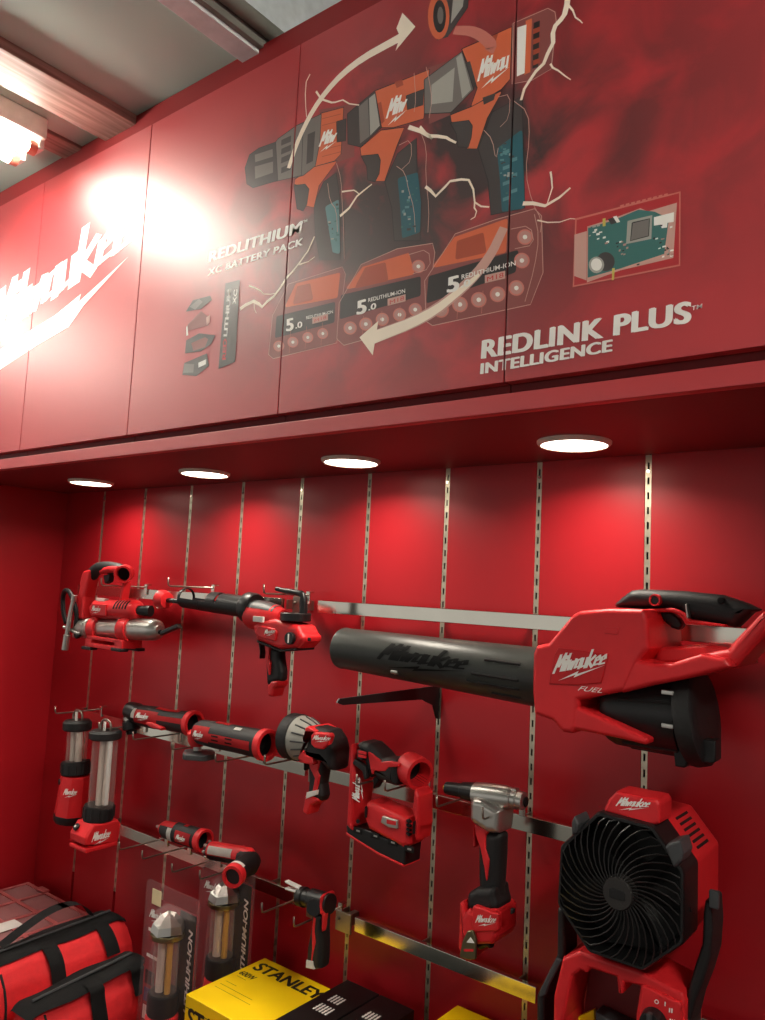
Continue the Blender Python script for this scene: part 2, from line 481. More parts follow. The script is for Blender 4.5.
def pdisc(c, u, v, ru, rv, m, n=20): ppoly(c, [(u+ru*math.cos(2*math.pi*k/n), v+rv*math.sin(2*math.pi*k/n)) for k in range(n)], m)
def pline(c, pts, w=.0012, m='black'): pstroke(c, pts+[pts[0]], w, w, m)
D1, D2, D3, D4 = crop(230, 90, 4.5), crop(330, 40, 3.326), crop(260, 190, 2.55), crop(170, 200, 5.1)
D5, D6, D7, D8, D9 = crop(560, 190, 5.464), crop(230, 0, 2.318), crop(460, 160, 2.508), crop(440, 0, 4.78), crop(0, 190, 4.78)
def outlined(c, pts, m, w=.0015, r=.003): ppoly(c, pts, m, r); pline(c, pts, w)
# batteries, far to near
def battery(foot, win, outline, band, cells, cr):
    new_print('printed_battery')
    ppoly(D3, outline, 'haze', .012); ppoly(D3, foot, 'orange', .004); ppoly(D3, win, 'orange_deep', .004)
    ppoly(D3, band, 'black', .004)
    for u, v in cells:
        pdisc(D3, u, v, cr, cr, 'outline'); pdisc(D3, u, v, cr*.8, cr*.8, 'cell'); pdisc(D3, u, v, cr*.3, cr*.3, 'white', 8)
    pline(D3, outline, .0012, 'cream_veil')
    for k in (.25, .5, .75):
        a, b = outline[-1], outline[-2]
        pstroke(D3, [(a[0]+(b[0]-a[0])*k, a[1]+(b[1]-a[1])*k-4), (a[0]+(b[0]-a[0])*k+4, a[1]+(b[1]-a[1])*k-62)], .0007, .0007, 'outline')
battery([(62, 300), (92, 238), (205, 210), (198, 275)], [(95, 245), (128, 238), (136, 280), (84, 292)], [(22, 420), (32, 320), (72, 240), (210, 196), (218, 215), (196, 390), (34, 430)],
        [(42, 322), (192, 285), (190, 338), (38, 378)], [(48, 398), (84, 388), (122, 376), (160, 366)], 14)
battery([(215, 255), (262, 196), (380, 160), (395, 215)], [(268, 198), (320, 184), (328, 232), (240, 252)], [(196, 380), (202, 288), (258, 190), (350, 150), (440, 136), (446, 160), (428, 305), (400, 345), (214, 396)],
        [(206, 268), (410, 220), (410, 270), (203, 330)], [(230, 352), (270, 342), (312, 330), (356, 318), (396, 305), (404, 195)], 17)
battery([(436, 200), (496, 120), (632, 72), (628, 160)], [(502, 130), (570, 108), (578, 160), (498, 178)], [(424, 335), (420, 232), (498, 112), (600, 76), (700, 48), (718, 66), (722, 210), (690, 292), (440, 346)],
        [(430, 220), (660, 152), (652, 210), (424, 290)], [(462, 306), (510, 292), (558, 280), (606, 266), (654, 250), (668, 180), (676, 120)], 20)
# drills, far to near
new_print('printed_drill')
ppoly(D1, [(400, 90), (560, 60), (560, 300), (470, 330)], 'haze')
outlined(D1, [(378, 515), (420, 415), (478, 372), (494, 480), (496, 765), (404, 765), (384, 640)], 'grey_dark')
ppoly(D1, [(428, 525), (490, 492), (496, 740), (462, 730), (440, 600)], 'teal_pale', .004)
outlined(D1, [(292, 402), (380, 345), (484, 318), (440, 380), (402, 430), (378, 530), (340, 522), (352, 445), (290, 425)], 'orange')
outlined(D1, [(288, 430), (338, 424), (356, 446), (346, 515), (330, 545), (302, 535)], 'grey_dark')
outlined(D1, [(408, 105), (512, 78), (500, 288), (470, 320), (378, 346), (400, 240)], 'orange')
for v in (130, 160, 270, 300): pstroke(D1, [(415, v), (500, v-22)], .001, .001, 'orange_deep')
outlined(D1, [(300, 160), (412, 108), (404, 240), (384, 342), (330, 385), (288, 396)], 'grey')
ppoly(D1, [(350, 200), (384, 185), (374, 320), (344, 335)], 'grey_dark')
outlined(D1, [(204, 238), (216, 220), (300, 160), (330, 148), (322, 385), (204, 412)], 'grey')
for v in (225, 265, 305, 350): ppoly(D1, [(232, v), (276, v-20), (274, v+8), (230, v+26)], 'grey_dark')
outlined(D1, [(68, 350), (88, 292), (130, 262), (206, 234), (216, 408), (104, 440), (76, 422)], 'grey_dark')
ppoly(D1, [(112, 292), (192, 266), (194, 300), (114, 325)], 'grey'); ppoly(D1, [(112, 345), (194, 322), (194, 372), (114, 400)], 'grey')
new_print('printed_drill')
ppoly(D2, [(320, 95), (400, 66), (400, 250), (330, 280)], 'haze')
outlined(D2, [(183, 472), (225, 378), (288, 326), (290, 450), (302, 540), (300, 668), (214, 668), (206, 560)], 'grey_dark')
ppoly(D2, [(225, 460), (292, 440), (303, 540), (300, 640), (240, 660), (234, 560)], 'teal', .004)
outlined(D2, [(100, 360), (170, 300), (248, 290), (224, 350), (182, 470), (148, 470), (165, 390), (104, 386)], 'orange')
outlined(D2, [(104, 386), (160, 380), (168, 400), (164, 445), (150, 472), (126, 466), (122, 420)], 'grey_dark')
outlined(D2, [(148, 170), (250, 130), (332, 98), (312, 262), (212, 292), (168, 292)], 'orange')
for q in ([(215, 140), (222, 160), (245, 150), (240, 132)], [(152, 215), (170, 205), (182, 270), (172, 280)]): ppoly(D2, q, 'orange_deep')
outlined(D2, [(58, 246), (150, 168), (172, 292), (102, 356), (60, 346)], 'grey_dark')
ppoly(D2, [(96, 222), (126, 196), (132, 320), (100, 345)], 'grey'); ppoly(D2, [(130, 194), (150, 178), (166, 285), (134, 318)], 'grey_light')
outlined(D2, [(22, 272), (54, 262), (52, 336), (24, 340)], 'grey_dark')
new_print('printed_drill')
outlined(D2, [(493, 362), (540, 240), (640, 186), (648, 560), (536, 582), (526, 470)], 'grey_dark')
ppoly(D2, [(555, 362), (640, 296), (648, 560), (572, 572), (566, 470)], 'teal', .004)
for k in range(7): ppoly(D2, [(575+k % 2*26, 370+k*26), (597+k % 2*26, 362+k*26), (597+k % 2*26, 374+k*26), (575+k % 2*26, 382+k*26)], 'teal_pale')
ppoly(D8, [(350, 112), (516, 40), (550, 58), (556, 100), (532, 330), (440, 384), (345, 402)], 'haze', .006)
pline(D8, [(350, 112), (516, 40), (550, 58), (556, 100), (532, 330), (440, 384), (345, 402)], .0012, 'cream_veil')
ppoly(D8, [(410, 100), (440, 88), (432, 345), (404, 358)], 'orange'); ppoly(D8, [(370, 132), (414, 118), (405, 350), (368, 366)], 'white')
ppoly(D8, [(448, 110), (478, 98), (470, 320), (442, 330)], 'black')
for v in (140, 190, 240, 290): ppoly(D8, [(446, v), (478, v-12), (478, v+10), (446, v+24)], 'orange_deep')
outlined(D2, [(400, 250), (470, 222), (574, 168), (524, 260), (490, 362), (454, 362), (470, 290), (404, 274)], 'orange')
outlined(D2, [(400, 276), (462, 268), (474, 286), (470, 325), (460, 358), (426, 356), (420, 312)], 'grey_dark')
outlined(D2, [(438, 30), (530, -10), (606, -44), (600, 130), (570, 165), (490, 212), (468, 222), (490, 160)], 'orange')
for q in ([(446, 80), (466, 70), (488, 150), (472, 168)], [(508, 192), (552, 176), (545, 200), (512, 216)]): ppoly(D2, q, 'grey_dark')
ppoly(D2, [(520, -6), (560, -22), (552, 4), (526, 14)], 'orange_deep')
outlined(D2, [(314, 132), (440, 38), (478, 165), (402, 242), (314, 246)], 'grey')
ppoly(D2, [(338, 150), (415, 92), (408, 205), (338, 214)], 'grey_light'); ppoly(D2, [(420, 60), (438, 44), (470, 165), (440, 195)], 'grey_light')
outlined(D2, [(254, 186), (312, 164), (310, 216), (258, 232)], 'grey_dark')
# motor, arrows
new_print('printed_motor')
ppoly(D6, [(496, -30), (556, -30), (552, 18), (505, 86), (480, 94)], 'grey_dark'); ppoly(D6, [(520, -30), (545, -30), (540, 15), (512, 55)], 'grey_light')
pdisc(D6, 484, 38, 25, 54, 'orange'); pdisc(D6, 486, 38, 15, 38, 'black'); pdisc(D6, 488, 36, 7, 20, 'grey')
pstroke(D6, [(520, 70), (570, 72), (610, 105), (600, 120)], .012, .02, 'outline', 2)
new_print('printed_arrow')
pstroke(D6, [(136, 390), (160, 318), (205, 232), (280, 150), (400, 84)], .009, .015, 'cream', 2)
ppoly(D6, [(400, 30), (430, 62), (384, 118), (394, 84), (386, 66)], 'cream')
new_print('printed_arrow')
pstroke(D3, [(622, 96), (585, 175), (520, 250), (425, 325), (285, 378)], .014, .022, 'cream_veil', 2)
pstroke(D3, [(560, 215), (520, 250), (425, 325), (285, 378)], .004, .022, 'cream', 2)
ppoly(D3, [(254, 376), (302, 334), (288, 422)], 'cream')
# fine wire outlines of the see-through housings
for c, pts in ((D2, [(608, 200), (660, 240), (664, 330), (650, 440), (672, 540), (705, 600), (700, 640)]), (D2, [(300, 300), (322, 360), (318, 450), (330, 560), (326, 640)]), (D1, [(480, 330), (500, 400), (505, 500), (512, 620), (515, 760)]),
               (D2, [(512, 300), (540, 330), (552, 400), (560, 360)]), (D2, [(222, 420), (250, 440), (262, 500), (280, 560), (284, 640)]), (D1, [(440, 420), (450, 500), (480, 540), (484, 640)]), (D2, [(320, 90), (330, 130), (340, 200), (330, 260)]),
               (D2, [(280, 110), (286, 200), (280, 240)]), (D3, [(700, 62), (712, 120), (700, 200), (676, 285)]), (D3, [(640, 100), (690, 90), (700, 140), (650, 150)]), (D3, [(380, 165), (430, 150), (436, 200), (390, 214)]),
               (D2, [(560, 190), (600, 180), (596, 260), (566, 290)]), (D2, [(230, 350), (270, 330), (272, 400), (240, 430)])):
    new_print('printed_wireframe'); pstroke(c, pts, .0011, .0009, 'cream_veil', 1)
for k in range(60):
    if k % 20 == 0: new_print('printed_circuit_pattern')
    c, u, v = ((D2, 590, 430), (D2, 265, 560), (D1, 465, 600))[k//20]
    u += random.uniform(-26, 26); v += random.uniform(-95, 95); a, b_ = random.uniform(2, 7), random.uniform(2, 5)
    ppoly(c, [(u-a, v-b_), (u+a, v-b_-1), (u+a, v+b_-1), (u-a, v+b_)], random.choice(['teal_pale', 'board', 'grey_light', 'grey_dark']))
# lightning
for c, pts, w in ((D6, [(186, 172), (175, 218), (178, 272)], .003), (D6, [(200, 212), (236, 238), (262, 232), (300, 244)], .004), (D2, [(262, 290), (330, 320), (388, 325), (420, 342)], .007),
                  (D2, [(300, 288), (340, 330), (320, 312)], .004), (D2, [(318, 488), (352, 520), (400, 470), (462, 466), (482, 540), (530, 556)], .005), (D2, [(482, 540), (488, 570), (468, 598)], .003),
                  (D2, [(34, 586), (90, 520), (140, 480)], .005), (D2, [(40, 505), (80, 500), (100, 515)], .003), (D8, [(612, -20), (596, 70), (552, 124), (542, 205), (496, 305), (430, 384), (388, 480)], .009), (D8, [(610, 20), (648, 84), (682, 112)], .003),
                  (D8, [(528, 306), (566, 338), (626, 382)], .003), (D2, [(642, 544), (716, 552), (800, 492)], .006), (D2, [(734, 438), (740, 492), (722, 548)], .003), (D2, [(690, 600), (765, 606), (820, 596)], .002),
                  (D4, [(358, 556), (428, 516), (470, 546), (530, 492), (592, 402), (660, 322), (738, 186)], .007), (D4, [(404, 438), (462, 462), (480, 480), (536, 476)], .003), (D4, [(430, 520), (442, 578)], .002), (D4, [(660, 330), (740, 290)], .003)):
    new_print('printed_lightning'); pts2 = []
    for a, b in zip(pts, pts[1:]):
        pts2 += [a, ((a[0]+b[0])/2+random.uniform(-7, 7), (a[1]+b[1])/2+random.uniform(-7, 7))]
    pstroke(c, pts2+[pts[-1]], w, w*.45, 'cream')
# circuit board
new_print('printed_circuit_board')
ppoly(D5, [(84, 156), (660, 8), (658, 416), (70, 532)], 'outline'); ppoly(D5, [(92, 165), (652, 18), (650, 408), (78, 522)], 'door')
ppoly(D5, [(80, 245), (148, 225), (146, 495), (78, 470)], 'cream_veil')
ppoly(D5, [(150, 200), (280, 160), (440, 100), (480, 118), (640, 70), (620, 372), (330, 440), (148, 506)], 'cream_veil'); ppoly(D5, [(154, 206), (290, 168), (430, 108), (520, 120), (560, 140), (600, 130), (570, 350), (420, 400), (330, 430), (152, 480)], 'board')
ppoly(D5, [(370, 170), (505, 138), (500, 268), (362, 296)], 'grey_light'); outlined(D5, [(396, 180), (490, 158), (485, 252), (386, 278)], 'grey')
ppoly(D5, [(514, 150), (624, 122), (622, 175), (588, 180), (585, 206), (556, 210), (552, 190), (514, 196)], 'white')
pdisc(D5, 250, 392, 50, 52, 'grey_dark'); pdisc(D5, 200, 410, 42, 45, 'grey_light'); pdisc(D5, 200, 408, 30, 34, 'white')
for k in range(42):
    u, v = random.choice(((190, 230), (340, 320), (400, 370), (520, 280), (580, 230), (590, 330), (250, 260)))
    u += random.uniform(-30, 30); v += random.uniform(-36, 40); a, b = random.uniform(4, 10), random.uniform(3, 6)
    ppoly(D5, [(u-a, v-b+2), (u+a, v-b-2), (u+a, v+b-2), (u-a, v+b+2)], random.choice(['grey_light', 'white', 'black', 'cell']))
for k in range(9): ppoly(D5, [(330+k*30, 84-k*7.6), (350+k*30, 79-k*7.6), (349+k*30, 96-k*7.6), (329+k*30, 101-k*7.6)], 'outline')
for q in ([(234, 158), (250, 154), (250, 198), (234, 200)], [(286, 430), (300, 426), (296, 492), (284, 494)]): ppoly(D5, q, 'yellow')
ppoly(D5, [(262, 160), (300, 148), (316, 178), (280, 190)], 'grey_dark'); ppoly(D5, [(290, 148), (310, 142), (330, 175), (312, 180)], 'white')
# tag and exploded pack
new_print('printed_tag')
ppoly(D4, [(284, 426), (358, 407), (334, 826), (248, 862)], 'grey_dark')
new_print('printed_exploded_battery')
for q, m in (([(82, 570), (118, 512), (206, 488), (216, 510), (160, 556)], 'grey_dark'), ([(100, 545), (150, 505), (168, 520), (130, 560)], 'grey'), ([(80, 672), (92, 636), (160, 566), (206, 604), (198, 640)], 'haze'), ([(84, 650), (90, 640), (94, 690), (84, 694)], 'white'), ([(186, 600), (206, 585), (204, 625), (188, 640)], 'cream_veil'),
             ([(78, 782), (84, 716), (150, 680), (232, 690), (212, 734), (160, 772)], 'grey_dark'), ([(110, 730), (180, 700), (196, 710), (180, 750), (120, 770)], 'haze'), ([(64, 892), (74, 832), (190, 782), (200, 846), (136, 898)], 'grey_dark'), ([(74, 834), (124, 838), (120, 880), (68, 882)], 'grey'), ([(146, 830), (186, 812), (184, 838), (146, 856)], 'white')):
    ppoly(D4, q, m)
# lettering
def add_word(s, c, bl, br, tl, m, **k):
    lay[0] += 1
    o, r, u, w, h = quadframe(c, YD-.0001-.0000016*lay[0], bl, br, tl)
    b = text_bm(s, o, r, u, w, h, **k)
    for f in b.faces: f.material_index = PR[m]
    PRINTS.append(('printed_lettering', b))
def add_logo(c, bl, br, tl, m, **k):
    lay[0] += 1
    o, r, u, w, h = quadframe(c, YD-.0001-.0000016*lay[0], bl, br, tl)
    b = logo_bm(o, r, u, w, h, **k)
    for f in b.faces: f.material_index = PR[m]
    PRINTS.append(('printed_lettering', b))
add_word('REDLITHIUM', D4, (194, 320), (668, 166), (203, 264), 'white', off=.058)
add_word('TM', D4, (670, 122), (700, 110), (671, 108), 'white', off=.01)
add_word('XC BATTERY PACK', D4, (190, 388), (678, 230), (195, 352), 'white', off=.055)
add_word('REDLINK PLUS', D7, (52, 500), (580, 408), (55, 452), 'white', off=.06)
add_word('TM', D7, (580, 378), (607, 371), (581, 367), 'white', off=.01)
add_word('INTELLIGENCE', D7, (50, 538), (382, 480), (52, 510), 'white', off=.06)
add_word('LITHIUM', D4, (291, 696), (313, 456), (272, 696), 'white', off=.04)
add_word('RED', D4, (284, 814), (290, 706), (266, 816), 'red', off=.04)
add_word('XC', D4, (336, 532), (344, 455), (318, 534), 'white', off=.02)
for o5, o0, b, t, mb in ((((66, 362), (86, 357), (66, 330)), ((90, 354), (108, 350), (90, 338)), ((118, 330), (186, 314), (118, 322)), None, ((134, 342), (174, 332), (174, 316), (134, 326))),
                         (((246, 320), (272, 313), (246, 284)), ((276, 308), (296, 303), (277, 292)), ((276, 286), (370, 262), (276, 276)), None, ((326, 296), (372, 284), (372, 266), (326, 278))),
                         (((476, 264), (508, 256), (477, 224)), ((512, 250), (536, 244), (513, 232)), ((514, 228), (652, 192), (514, 216)), None, ((574, 238), (626, 226), (626, 206), (574, 218)))):
    add_word('5', D3, *o5, 'white', off=.05); add_word('.0', D3, *o0, 'white', off=.03); add_word('REDLITHIUM-ION', D3, *b, 'white', off=.012)
    new_print('printed_badge'); ppoly(D3, mb, 'cream_veil'); (a, bq, cq, dq) = mb
    add_word('M18', D3, (a[0]+5, a[1]-4), (bq[0]-5, bq[1]-4), (dq[0]+5, dq[1]+4), 'red', off=.0)
add_logo(D1, (404, 248), (486, 226), (404, 196), 'white', word='Milw', w=.14)
add_logo(D2, (190, 254), (262, 228), (188, 204), 'white', word='Milw', w=.14)
add_logo(D2, (494, 130), (606, 84), (490, 74), 'white', word='Milwau', w=.14)
new_print('printed_lightning_stroke'); ppoly(D9, [(615, 318), (378, 534), (388, 497), (265, 598), (100, 700), (-60, 800), (-60, 900), (180, 742), (330, 655), (402, 552)], 'white')
pk, pe, kt = at(76.4, 282, YD), at(113, 257.5, YD), at(85.8, 227.6, YD)
unit = (pe-pk)/.8; og = pk-unit*2.18; ru = unit.normalized()
sl = ((kt.x-pk.x)/unit.x-.03)/1.05; hh = ((kt.z-og.z)-unit.z*(2.21+1.05*sl))/1.05
b = logo_bm(og+NRM*.0004, ru, UPV, unit.length*3.66, hh, w=.16, bolt=False, slant=sl)
for f in b.faces: f.material_index = PR['white']
PRINTS.append(('printed_lettering', b))

SEAMS = [-2.2655, -1.829, -1.3925, -.956, -.5215, -.085]
ARTL = ['red overhead cabinet door at the far left end, with the start of the big white script',
        'red overhead cabinet door with the end of the big white script and a bright lamp glare',
        'red overhead cabinet door printed with the battery pack heading and the exploded battery',
        'red overhead cabinet door printed with the drills, the cream arrows and the drill batteries',
        'red overhead cabinet door printed with the circuit board and the white intelligence lettering']
def clipped(src, x0, x1):
    b = src.copy()
    for x, n in ((x0, V((-1, 0, 0))), (x1, V((1, 0, 0)))):
        bmesh.ops.bisect_plane(b, geom=b.verts[:]+b.edges[:]+b.faces[:], plane_co=(x, 0, 0), plane_no=n, clear_outer=True)
    return b
for i, (a, b_) in enumerate(zip(SEAMS, SEAMS[1:])):
    t = thing('overhead_cabinet', ARTL[i].replace('cabinet door', 'cabinet'), 'cabinet', ((a+b_)/2, -.18, Z(.2695)), 'overhead cabinets in a row')
    bm = NB(); box(bm, (a+.0006, YD+.02, Z(.2695)), (b_-.0006, -.003, Z(.956)), .001); obj('carcass', bm, REDDK, t)
    bm = NB(); box(bm, (a+.0012, YD, Z(.2845)), (b_-.0012, YD+.018, Z(.9545)), .0012); d = obj('door', bm, DOORM, t)
    for nm, src in PRINTS:
        c = clipped(src, a+.0014, b_-.0014)
        if len(c.faces):
            o = obj(nm, c, PRM, d, recalc=False)
        else: c.free()
for nm, src in PRINTS: src.free()

# ------------------------------------------------------------------ lamps
EMIT = mat('lamp_diffuser', (255, 246, 230), .5, emit=((255, 244, 226), 7))
TUBEL = mat('lit_tube', (255, 250, 240), .5, emit=((255, 246, 232), TUBEW))
def area(name, loc, sx, sy, watt, col=(1, .93, .84), rot=(0, 0, 0), shape='RECTANGLE', spread=180):
    l = bpy.data.lights.new(name, 'AREA'); l.shape = shape; l.size = sx; l.size_y = sy; l.energy = watt; l.color = col; l.spread = math.radians(spread)
    o = bpy.data.objects.new(name, l); COL.objects.link(o); o.location = loc; o.rotation_euler = rot
    return o
LX = [-1.885, -1.42, -.983, -.522]
DLL = ['round lit downlight farthest along the soffit, above the grease gun', 'round lit downlight in the soffit above the caulking gun plunger', 'round lit downlight in the soffit above the black blower nozzle tip', 'largest round lit downlight in the soffit, above the red blower body']
for i, x in enumerate(LX):
    t = thing('downlight', DLL[i], 'light', (x, -.151, ZS), 'downlights under the soffit')
    bm = NB(); lathe(bm, (x, -.151, ZS), (x, -.151, ZS-.007), [(0, .058), (.5, .0575), (1, .054), (1, .0515)], 40, False); obj('bezel', bm, mat('downlight_bezel_%d' % i, (215, 205, 190), .4), t)
    bm = NB(); lathe(bm, (x, -.151, ZS-.001), (x, -.151, ZS-.0055), [(0, .052), (1, .052)], 40); obj('diffuser', bm, EMIT, t)
    area('downlight_lamp', (x, -.151, ZS-.008), .09, .09, DLW, (1, .9, .76), shape='DISK', spread=150)
TUBE_END = mat('copper_tube_end', (205, 130, 110), .4, .4)
def batten(x, y0, y1, label, zc=1.0075, tubem=None):
    def Z(z): return ZC+z+zc-1.0075
    t = thing('fluorescent_batten', label, 'lamp', (x, y0, Z(1.0075)), 'fluorescent ceiling lamps')
    bm = NB(); box(bm, (x-.07, y1, Z(.958)), (x+.07, y0, Z(1.0075)), .006); obj('housing', bm, mat('white_enamel', (235, 232, 225), .4) if 'white_enamel' not in MATS else MATS['white_enamel'], t)
    for s in (-1, 1):
        bm = NB(); tube(bm, [(x+s*.04, y1+.03, Z(.94)), (x+s*.04, y0-.03, Z(.94))], .014, 16); tb = obj('tube', bm, tubem or TUBEL, t)
        for ye in (y0-.03, y1+.012): bm = NB(); lathe(bm, (x+s*.04, ye, Z(.94)), (x+s*.04, ye+.018, Z(.94)), [(0, .0155), (1, .0155)], 16); obj('end_cap', bm, TUBE_END, tb)
    bm = NB(); box(bm, (x-.03, y1+.05, Z(1.006)), (x+.03, y0-.05, Z(1.0079))); obj('mounting_rail', bm, STEEL, t)
    for ye in (y0, y1+.012):
        bm = NB(); box(bm, (x-.060, ye-.012, Z(.936)), (x-.020, ye, Z(.96)), .003); obj('tube_socket', bm, MATS['white_enamel'], t); bm = NB(); box(bm, (x+.020, ye-.012, Z(.936)), (x+.060, ye, Z(.96)), .003); obj('tube_socket', bm, MATS['white_enamel'], t)
    area('batten_lamp', (x, (y0+y1)/2, Z(.924)), .12, y0-y1-.06, BATW)
# ================================================================== SLOTTED STRIPS, RAILS, HOOKS
def ladder(x):
    bm = NB(); zb, zt = Z(-.83), Z(.2425)
    for s in (-1, 1): box(bm, (x+s*.0034-.0016, .001, zb), (x+s*.0034+.0016, .004, zt))
    n = int((zt-zb)/.025)
    for k in range(n+1):
        z = zt-.004-k*.025
        box(bm, (x-.0020, .0012, z-.0085), (x+.0020, .0038, min(zt, z+.0045)))
    return bm
SL = ['nearest the left wall, behind the grease gun hose', 'behind the grease gun red housing', 'running down behind the caulking gun plunger', 'running down behind the caulking gun carriage',
      'running down past the caulking gun grip', 'between the spotlight and the stapler', 'above and below the black shelf bracket', 'beside the red front of the blower and the riveter', 'above the blower handle, going down behind the fan top', 'at the far right behind the blower tail']
for i in range(10):
    x = S1+PITCH*i
    t = thing('slotted_wall_strip', 'slotted steel wall strip '+SL[i], 'wall strip', (x, .0025, Z(-.83)), 'slotted strips on the red wall')
    obj('strip', ladder(x), STRIPM, t)
    bm = NB(); box(bm, (x-.0048, .006, Z(-.83)), (x+.0048, .012, Z(.2425))); obj('slot_backing', bm, HOLE, t)
    bm = NB(); lathe(bm, (x, .0008, Z(.215)), (x, -.0006, Z(.215)), [(0, .0036), (1, .003)], 14); obj('screw', bm, CHR, t)
RY0, RY1 = -.036, -.026
def rail(x0, x1, zt, label, h=.026):
    t = thing('display_rail', label, 'rail', ((x0+x1)/2, RY1, Z(zt)-h), 'chromed display rails')
    bm = NB(); box(bm, (x0, RY0, Z(zt)-h), (x1, RY1, Z(zt)), .001); obj('bar', bm, CHR, t)
    k0 = [S1+PITCH*i for i in range(10) if x0-.06 < S1+PITCH*i < x1+.06]
    for x in k0:
        bm = NB(); box(bm, (x-.0016, RY1, Z(zt)-h*.9), (x+.0016, .004, Z(zt)-h*.1), .0005); obj('arm', bm, STEEL, t)
    return t
rail(-2.10, -1.265, -.033, 'chromed rail of the top row, behind the grease gun and the caulking gun')
rail(-1.155, -.12, -.033, 'long chromed rail of the top row, passing behind the red blower')
rail(-2.06, -1.165, -.377, 'chromed middle row rail behind the lanterns and the two long handled tools')
rail(-1.10, -.46, -.3755, 'chromed middle row rail behind the stapler and the riveter, ending at the fan')
rail(-1.90, -1.165, -.640, 'chromed bottom row rail behind the glue pen and the folding flashlight')
rail(-1.01, -.619, -.644, 'broad shiny bottom row rail beneath the riveter, reflecting yellow')
rail(-.372, -.10, -.597, 'short rail end at the lower right corner behind the fan')
def bracket(x, zt, label):
    bm = NB(); box(bm, (x-.02, RY0-.006, Z(zt)-.034), (x+.02, RY0-.0005, Z(zt)+.004), .002); box(bm, (x-.006, RY0, Z(zt)-.026), (x+.006, .003, Z(zt)-.004))
    lathe(bm, (x-.012, RY0-.007, Z(zt)-.01), (x-.012, RY0-.012, Z(zt)-.01), [(0, .004), (1, .003)], 12)
    base_mesh('rail_clamp', bm, STEEL, label, 'rail clamp', (x, RY0, Z(zt)-.03), 'clamps joining the rails')
bracket(-1.205, -.031, 'small zinc clamp at the rail end right of the caulking gun hook handle')
bracket(-1.13, -.377, 'small dark clamp between the middle rails, under the spotlight body')
bracket(-1.235+.12, -.642, 'zinc clamp on the bottom rail left of the pipe cutter')
bracket(-1.035, -.644, 'zinc clamp at the left end of the broad bottom rail, right of the pipe cutter')
HK = V((0, 0, 0))
def hook_mesh():
    bm = NB(); r = .0019
    tube(bm, [(0, 0, 0), (0, -.128, 0), (0, -.133, .002), (0, -.1345, .008), (0, -.135, .019)], r, 8)
    return bm
hook_src = None
def hook(px, py, label, yt=-.165):
    """display hook whose bend is seen at px, py"""
    global hook_src
    p = at(px, py, yt); L = RY0-yt
    if hook_src is None:
        t = thing('display_hook', label, 'hook', (p.x, RY0, p.z), 'wire display hooks')
        bm = hook_mesh(); o = bpy.data.objects.new('wire', bpy.data.meshes.new('wire')); bm.to_mesh(o.data); bm.free()
        for f in o.data.polygons: f.use_smooth = True
        o.data.materials.append(STEEL); COL.objects.link(o); o.parent = t
        bm = NB(); box(bm, (-.006, -.004, -.020), (.006, .0, .006), .001); box(bm, (-.005, -.004, .004), (.005, .012, .008), .0008)
        o = bpy.data.objects.new('back_plate', bpy.data.meshes.new('back_plate')); bm.to_mesh(o.data); bm.free()
        o.data.materials.append(CHR); COL.objects.link(o); o.parent = t
        hook_src = t
    else: t = copy_thing(hook_src, (p.x, RY0, p.z), label, 'wire display hooks')

    return t
for px, py, l in ((103, 585.5, 'wire display hook passing through the loop of the grease gun handle'), (169.9, 586.1, 'wire display hook above the red plunger disc of the caulking gun'), (265.5, 593.6, 'wire display hook under the bent black lever of the caulking gun'),
                  (57, 713.5, 'wire display hook carrying the shorter lantern, near the left wall'), (100.7, 729.7, 'wire display hook carrying the taller lantern'),
                  (134.8, 739.7, 'wire display hook under the head of the right angle drill'), (173.3, 749.6, 'wire display hook under the open end of the right angle drill'), (217.3, 762, 'wire display hook just right of the grey sanding pad'),
                  (266.5, 764.5, 'wire display hook under the open red end of the multi tool'), (358.5, 784.5, 'wire display hook crossing the front of the stapler logo'), (386.5, 791, 'wire display hook inside the handle loop of the stapler'),
                  (438.4, 806.5, 'wire display hook between the stapler and the riveter nose'), (484.4, 818.9, 'wire display hook crossing the grey head of the riveter'),
                  (121, 849.6, 'bottom row wire hook closest to the taller lantern base'), (143.9, 858.7, 'bottom row wire hook under the tip of the glue pen'), (173.7, 872, 'bottom row wire hook under the open end of the glue pen'),
                  (201.6, 879, 'bottom row wire hook carrying the folding flashlight, over the rear blister pack'), (263.7, 912.3, 'bottom row wire hook left of the pipe cutter, over the yellow carton'), (295.7, 926.5, 'bottom row wire hook crossing the front of the pipe cutter grip')):
    hook(px, py, l)
# shelf bracket under the blower nozzle
bx = S1+PITCH*6
def yz(x, pts): return [V((x, y, z)) for y, z in pts]
ze = at(437, 689, -.01).z
bm = NB(); prism(bm, yz(bx-.0018, [(0, ze+.008), (-.02, ze+.006), (-.295, ze+.004), (-.30, ze-.002), (-.285, ze-.007), (-.06, ze-.016), (-.02, ze-.03), (-.008, ze-.055), (0, ze-.058)]), (.0036, 0, 0), .0005)
base_mesh('shelf_bracket', bm, BLKS, 'black shelf bracket sticking out of the wall under the blower nozzle', 'bracket', (bx, -.01, ze-.058))
# ================================================================== POWER TOOLS ON THE WALL
MIL = 'lettering'
def cyl(bm, p0, p1, r0, r1=None, n=28, bev=.0015):
    r1 = r0 if r1 is None else r1; L = (V(p1)-V(p0)).length; b = min(.3, bev/L)
    return lathe(bm, p0, p1, [(0, r0-bev), (b*.3, r0-bev*.3), (b, r0), (1-b, r1), (1-b*.3, r1-bev*.3), (1, r1-bev)], n)
def off(p, x=0, y=0, z=0): return V((p.x+x, p.y+y, p.z+z))

